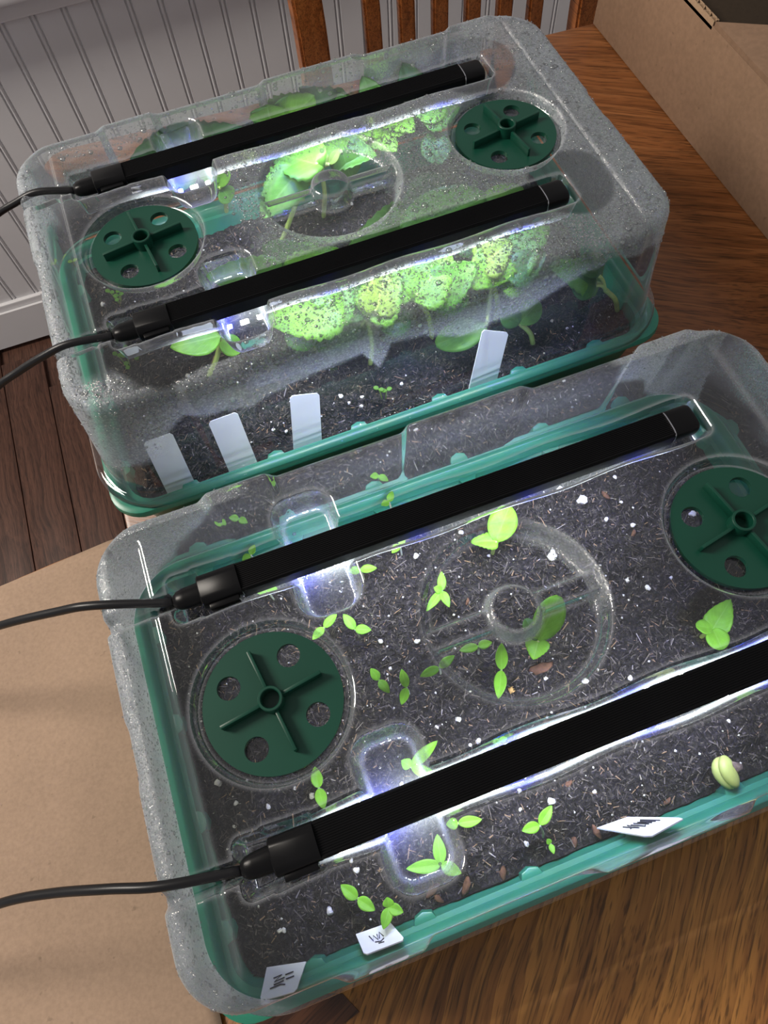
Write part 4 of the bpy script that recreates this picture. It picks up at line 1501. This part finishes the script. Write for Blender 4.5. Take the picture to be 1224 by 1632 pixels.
def clump(label, px, py, n, seed, R_=0.006):
    c = at(px, py, ZSOIL + 0.006)
    rg = random.Random(seed)
    t = empty('seedling_cluster', (c.x, c.y, ZSOIL - 0.001), label, 'seedling', 'tiny clustered sprouts in the back tray')
    for k in range(n):
        a = k * 2.4
        r = R_ * math.sqrt((k + .5) / n)
        h = 0.008 + rg.random() * 0.004
        q = Vector((r * math.cos(a), r * math.sin(a), h))
        obj('stem', tube('stem', [(q.x * .4, q.y * .4, 0), (q.x * .8, q.y * .8, h * .7), q], [0.0004] * 3, 6), 'stem_green', t)
        d = Vector((math.cos(a), math.sin(a), 0.15)) * 0.0036
        leaf_obj(leaf_mesh(q, q + d, 0.0030, kind='oval', nl=6, nw=4), 'leaf_bright', t, (0, 0, 0))
        leaf_obj(leaf_mesh(q, q - Vector((d.x, d.y, -d.z)), 0.0030, kind='oval', nl=6, nw=4), 'leaf_bright', t, (0, 0, 0))


clump('tiny bright sprout cluster in the soil below the back left vent', 186, 474, 4, 1)
clump('tiny sprout cluster left of the plug of the near back bar', 200, 575, 3, 2)
clump('tiny sprout cluster right of the plug of the near back bar', 215, 562, 3, 3)
clump('tiny sprout at the far left corner of the back tray', 115, 420, 2, 4, 0.003)
clump('withered little sprout between third and fourth back tags', 612, 628, 2, 5, 0.004)


# ------------------------------------------------------------------ plant tags
def tag_obj(label, corners_mid, h, w, lean, yaw, group, marks=(), roll=0.0):
    """thin white plastic label standing in the soil: local x = width, z = height"""
    pts = [(-w / 2, -0.012), (w / 2, -0.012), (w / 2, h - 0.0015), (w / 2 - 0.0015, h), (-w / 2 + 0.0015, h), (-w / 2, h - 0.0015)]
    v = [(p[0], -0.0004, p[1]) for p in pts] + [(p[0], 0.0004, p[1]) for p in pts]
    n = len(pts)
    f = [tuple(range(n)), tuple(range(n, 2 * n))[::-1]] + [(i, n + i, n + (i + 1) % n, (i + 1) % n) for i in range(n)]
    t = empty('plant_tag', corners_mid, label, 'plant tag', group)
    t.rotation_euler = (lean, roll, yaw)
    obj('tag_blade', pyd('tag_blade', v, f), 'tag_white', t)
    for m_ in marks:
        me = tube('handwriting', [(x, -0.0006, z) for x, z in m_], 0.00022, 5)
        obj('handwriting', me, 'pen_ink', t)
    return t


def soil_pt(px, py):
    p = at(px, py, ZSOIL + 0.002)
    return (p.x, p.y, ZSOIL)


GB = 'blank tags in the back tray'
LN = -0.62
tag_obj('blank white tag, leftmost in the back tray', (-0.1405, 0.1672, 0.0445), 0.033, 0.018, LN, 0.03, GB)
tag_obj('blank white tag, second from left in the back tray', (-0.1000, 0.1678, 0.0445), 0.032, 0.0185, LN, 0.03, GB)
tag_obj('blank white tag, third from left in the back tray', (-0.0560, 0.1680, 0.0445), 0.030, 0.0185, LN, -0.10, GB, roll=0.22)
tag_obj('blank white tag leaning on the right side of the back tray', (0.0665, 0.1690, 0.0445), 0.031, 0.0195, LN, -0.15, GB, roll=0.42)


def slant_tag(label, far2, near2, zf, zn, strokes):
    """tag pushed into the soil at its far edge, leaning out on the near rim; strokes in unit coordinates"""
    a, b = at(*far2[0], zf), at(*far2[1], zf)
    d, c = at(*near2[0], zn), at(*near2[1], zn)
    o0 = (a + b) / 2
    o0 = Vector((o0.x, o0.y, zf))
    nrm = (b - a).cross(d - a).normalized()
    if nrm.z < 0:
        nrm = -nrm
    k = 0.06
    pts = [a, b, c.lerp(b, k * 2) , c.lerp(d, k), d.lerp(c, k), d.lerp(a, k * 2)]
    sink = (a - d) * 0.15
    pts[0] = a + sink
    pts[1] = b + (b - c) * 0.15
    v = [p - o0 - nrm * 0.0004 for p in pts] + [p - o0 + nrm * 0.0004 for p in pts]
    n_ = 6
    f_ = [tuple(range(n_))[::-1], tuple(range(n_, 2 * n_))] + [(i, (i + 1) % n_, n_ + (i + 1) % n_, n_ + i) for i in range(n_)]
    t = empty('plant_tag', o0, label, 'plant tag', 'written tags in the front tray')
    obj('tag_blade', pyd('tag_blade', v, f_), 'tag_white', t)
    for st in strokes:
        w = []
        for (x, y) in st:
            p = (a.lerp(b, x)).lerp(d.lerp(c, x), y)
            w.append(p - o0 + nrm * 0.0006)
        obj('handwriting', tube('handwriting', w, 0.00028, 5), 'pen_ink', t)
    return t


ZIG = [[(.30, .20), (.34, .52), (.40, .24), (.46, .55), (.50, .25)], [(.50, .50), (.58, .18), (.62, .46)], [(.36, .60), (.50, .66), (.60, .56)], [(.42, .72), (.56, .74)]]
slant_tag('small white written tag at the near rim beside the starlike seedling', [(569, 1494), (625, 1474)], [(581, 1523), (646, 1498)], 0.046, 0.054, ZIG)
ZIG2 = [[(.25, .30), (.45, .22), (.30, .44), (.55, .34)], [(.30, .55), (.55, .46)], [(.22, .66), (.50, .58), (.62, .62)], [(.55, .25), (.75, .18)], [(.60, .42), (.80, .36)]]
slant_tag('white written tag in the near left corner of the front tray', [(424, 1549), (486, 1539)], [(414, 1596), (472, 1581)], 0.045, 0.052, ZIG2)
ZIG3 = [[(.25, .25), (.33, .55), (.38, .25)], [(.42, .30), (.44, .60), (.50, .55)], [(.53, .28), (.57, .58), (.62, .30), (.66, .58)], [(.70, .30), (.74, .60)], [(.78, .25), (.80, .65)], [(.20, .45), (.30, .40)]]
slant_tag('white written tag lying over the near rim towards the right', [(962, 1322), (1012, 1303)], [(1036, 1335), (1092, 1304)], 0.045, 0.057, ZIG3)
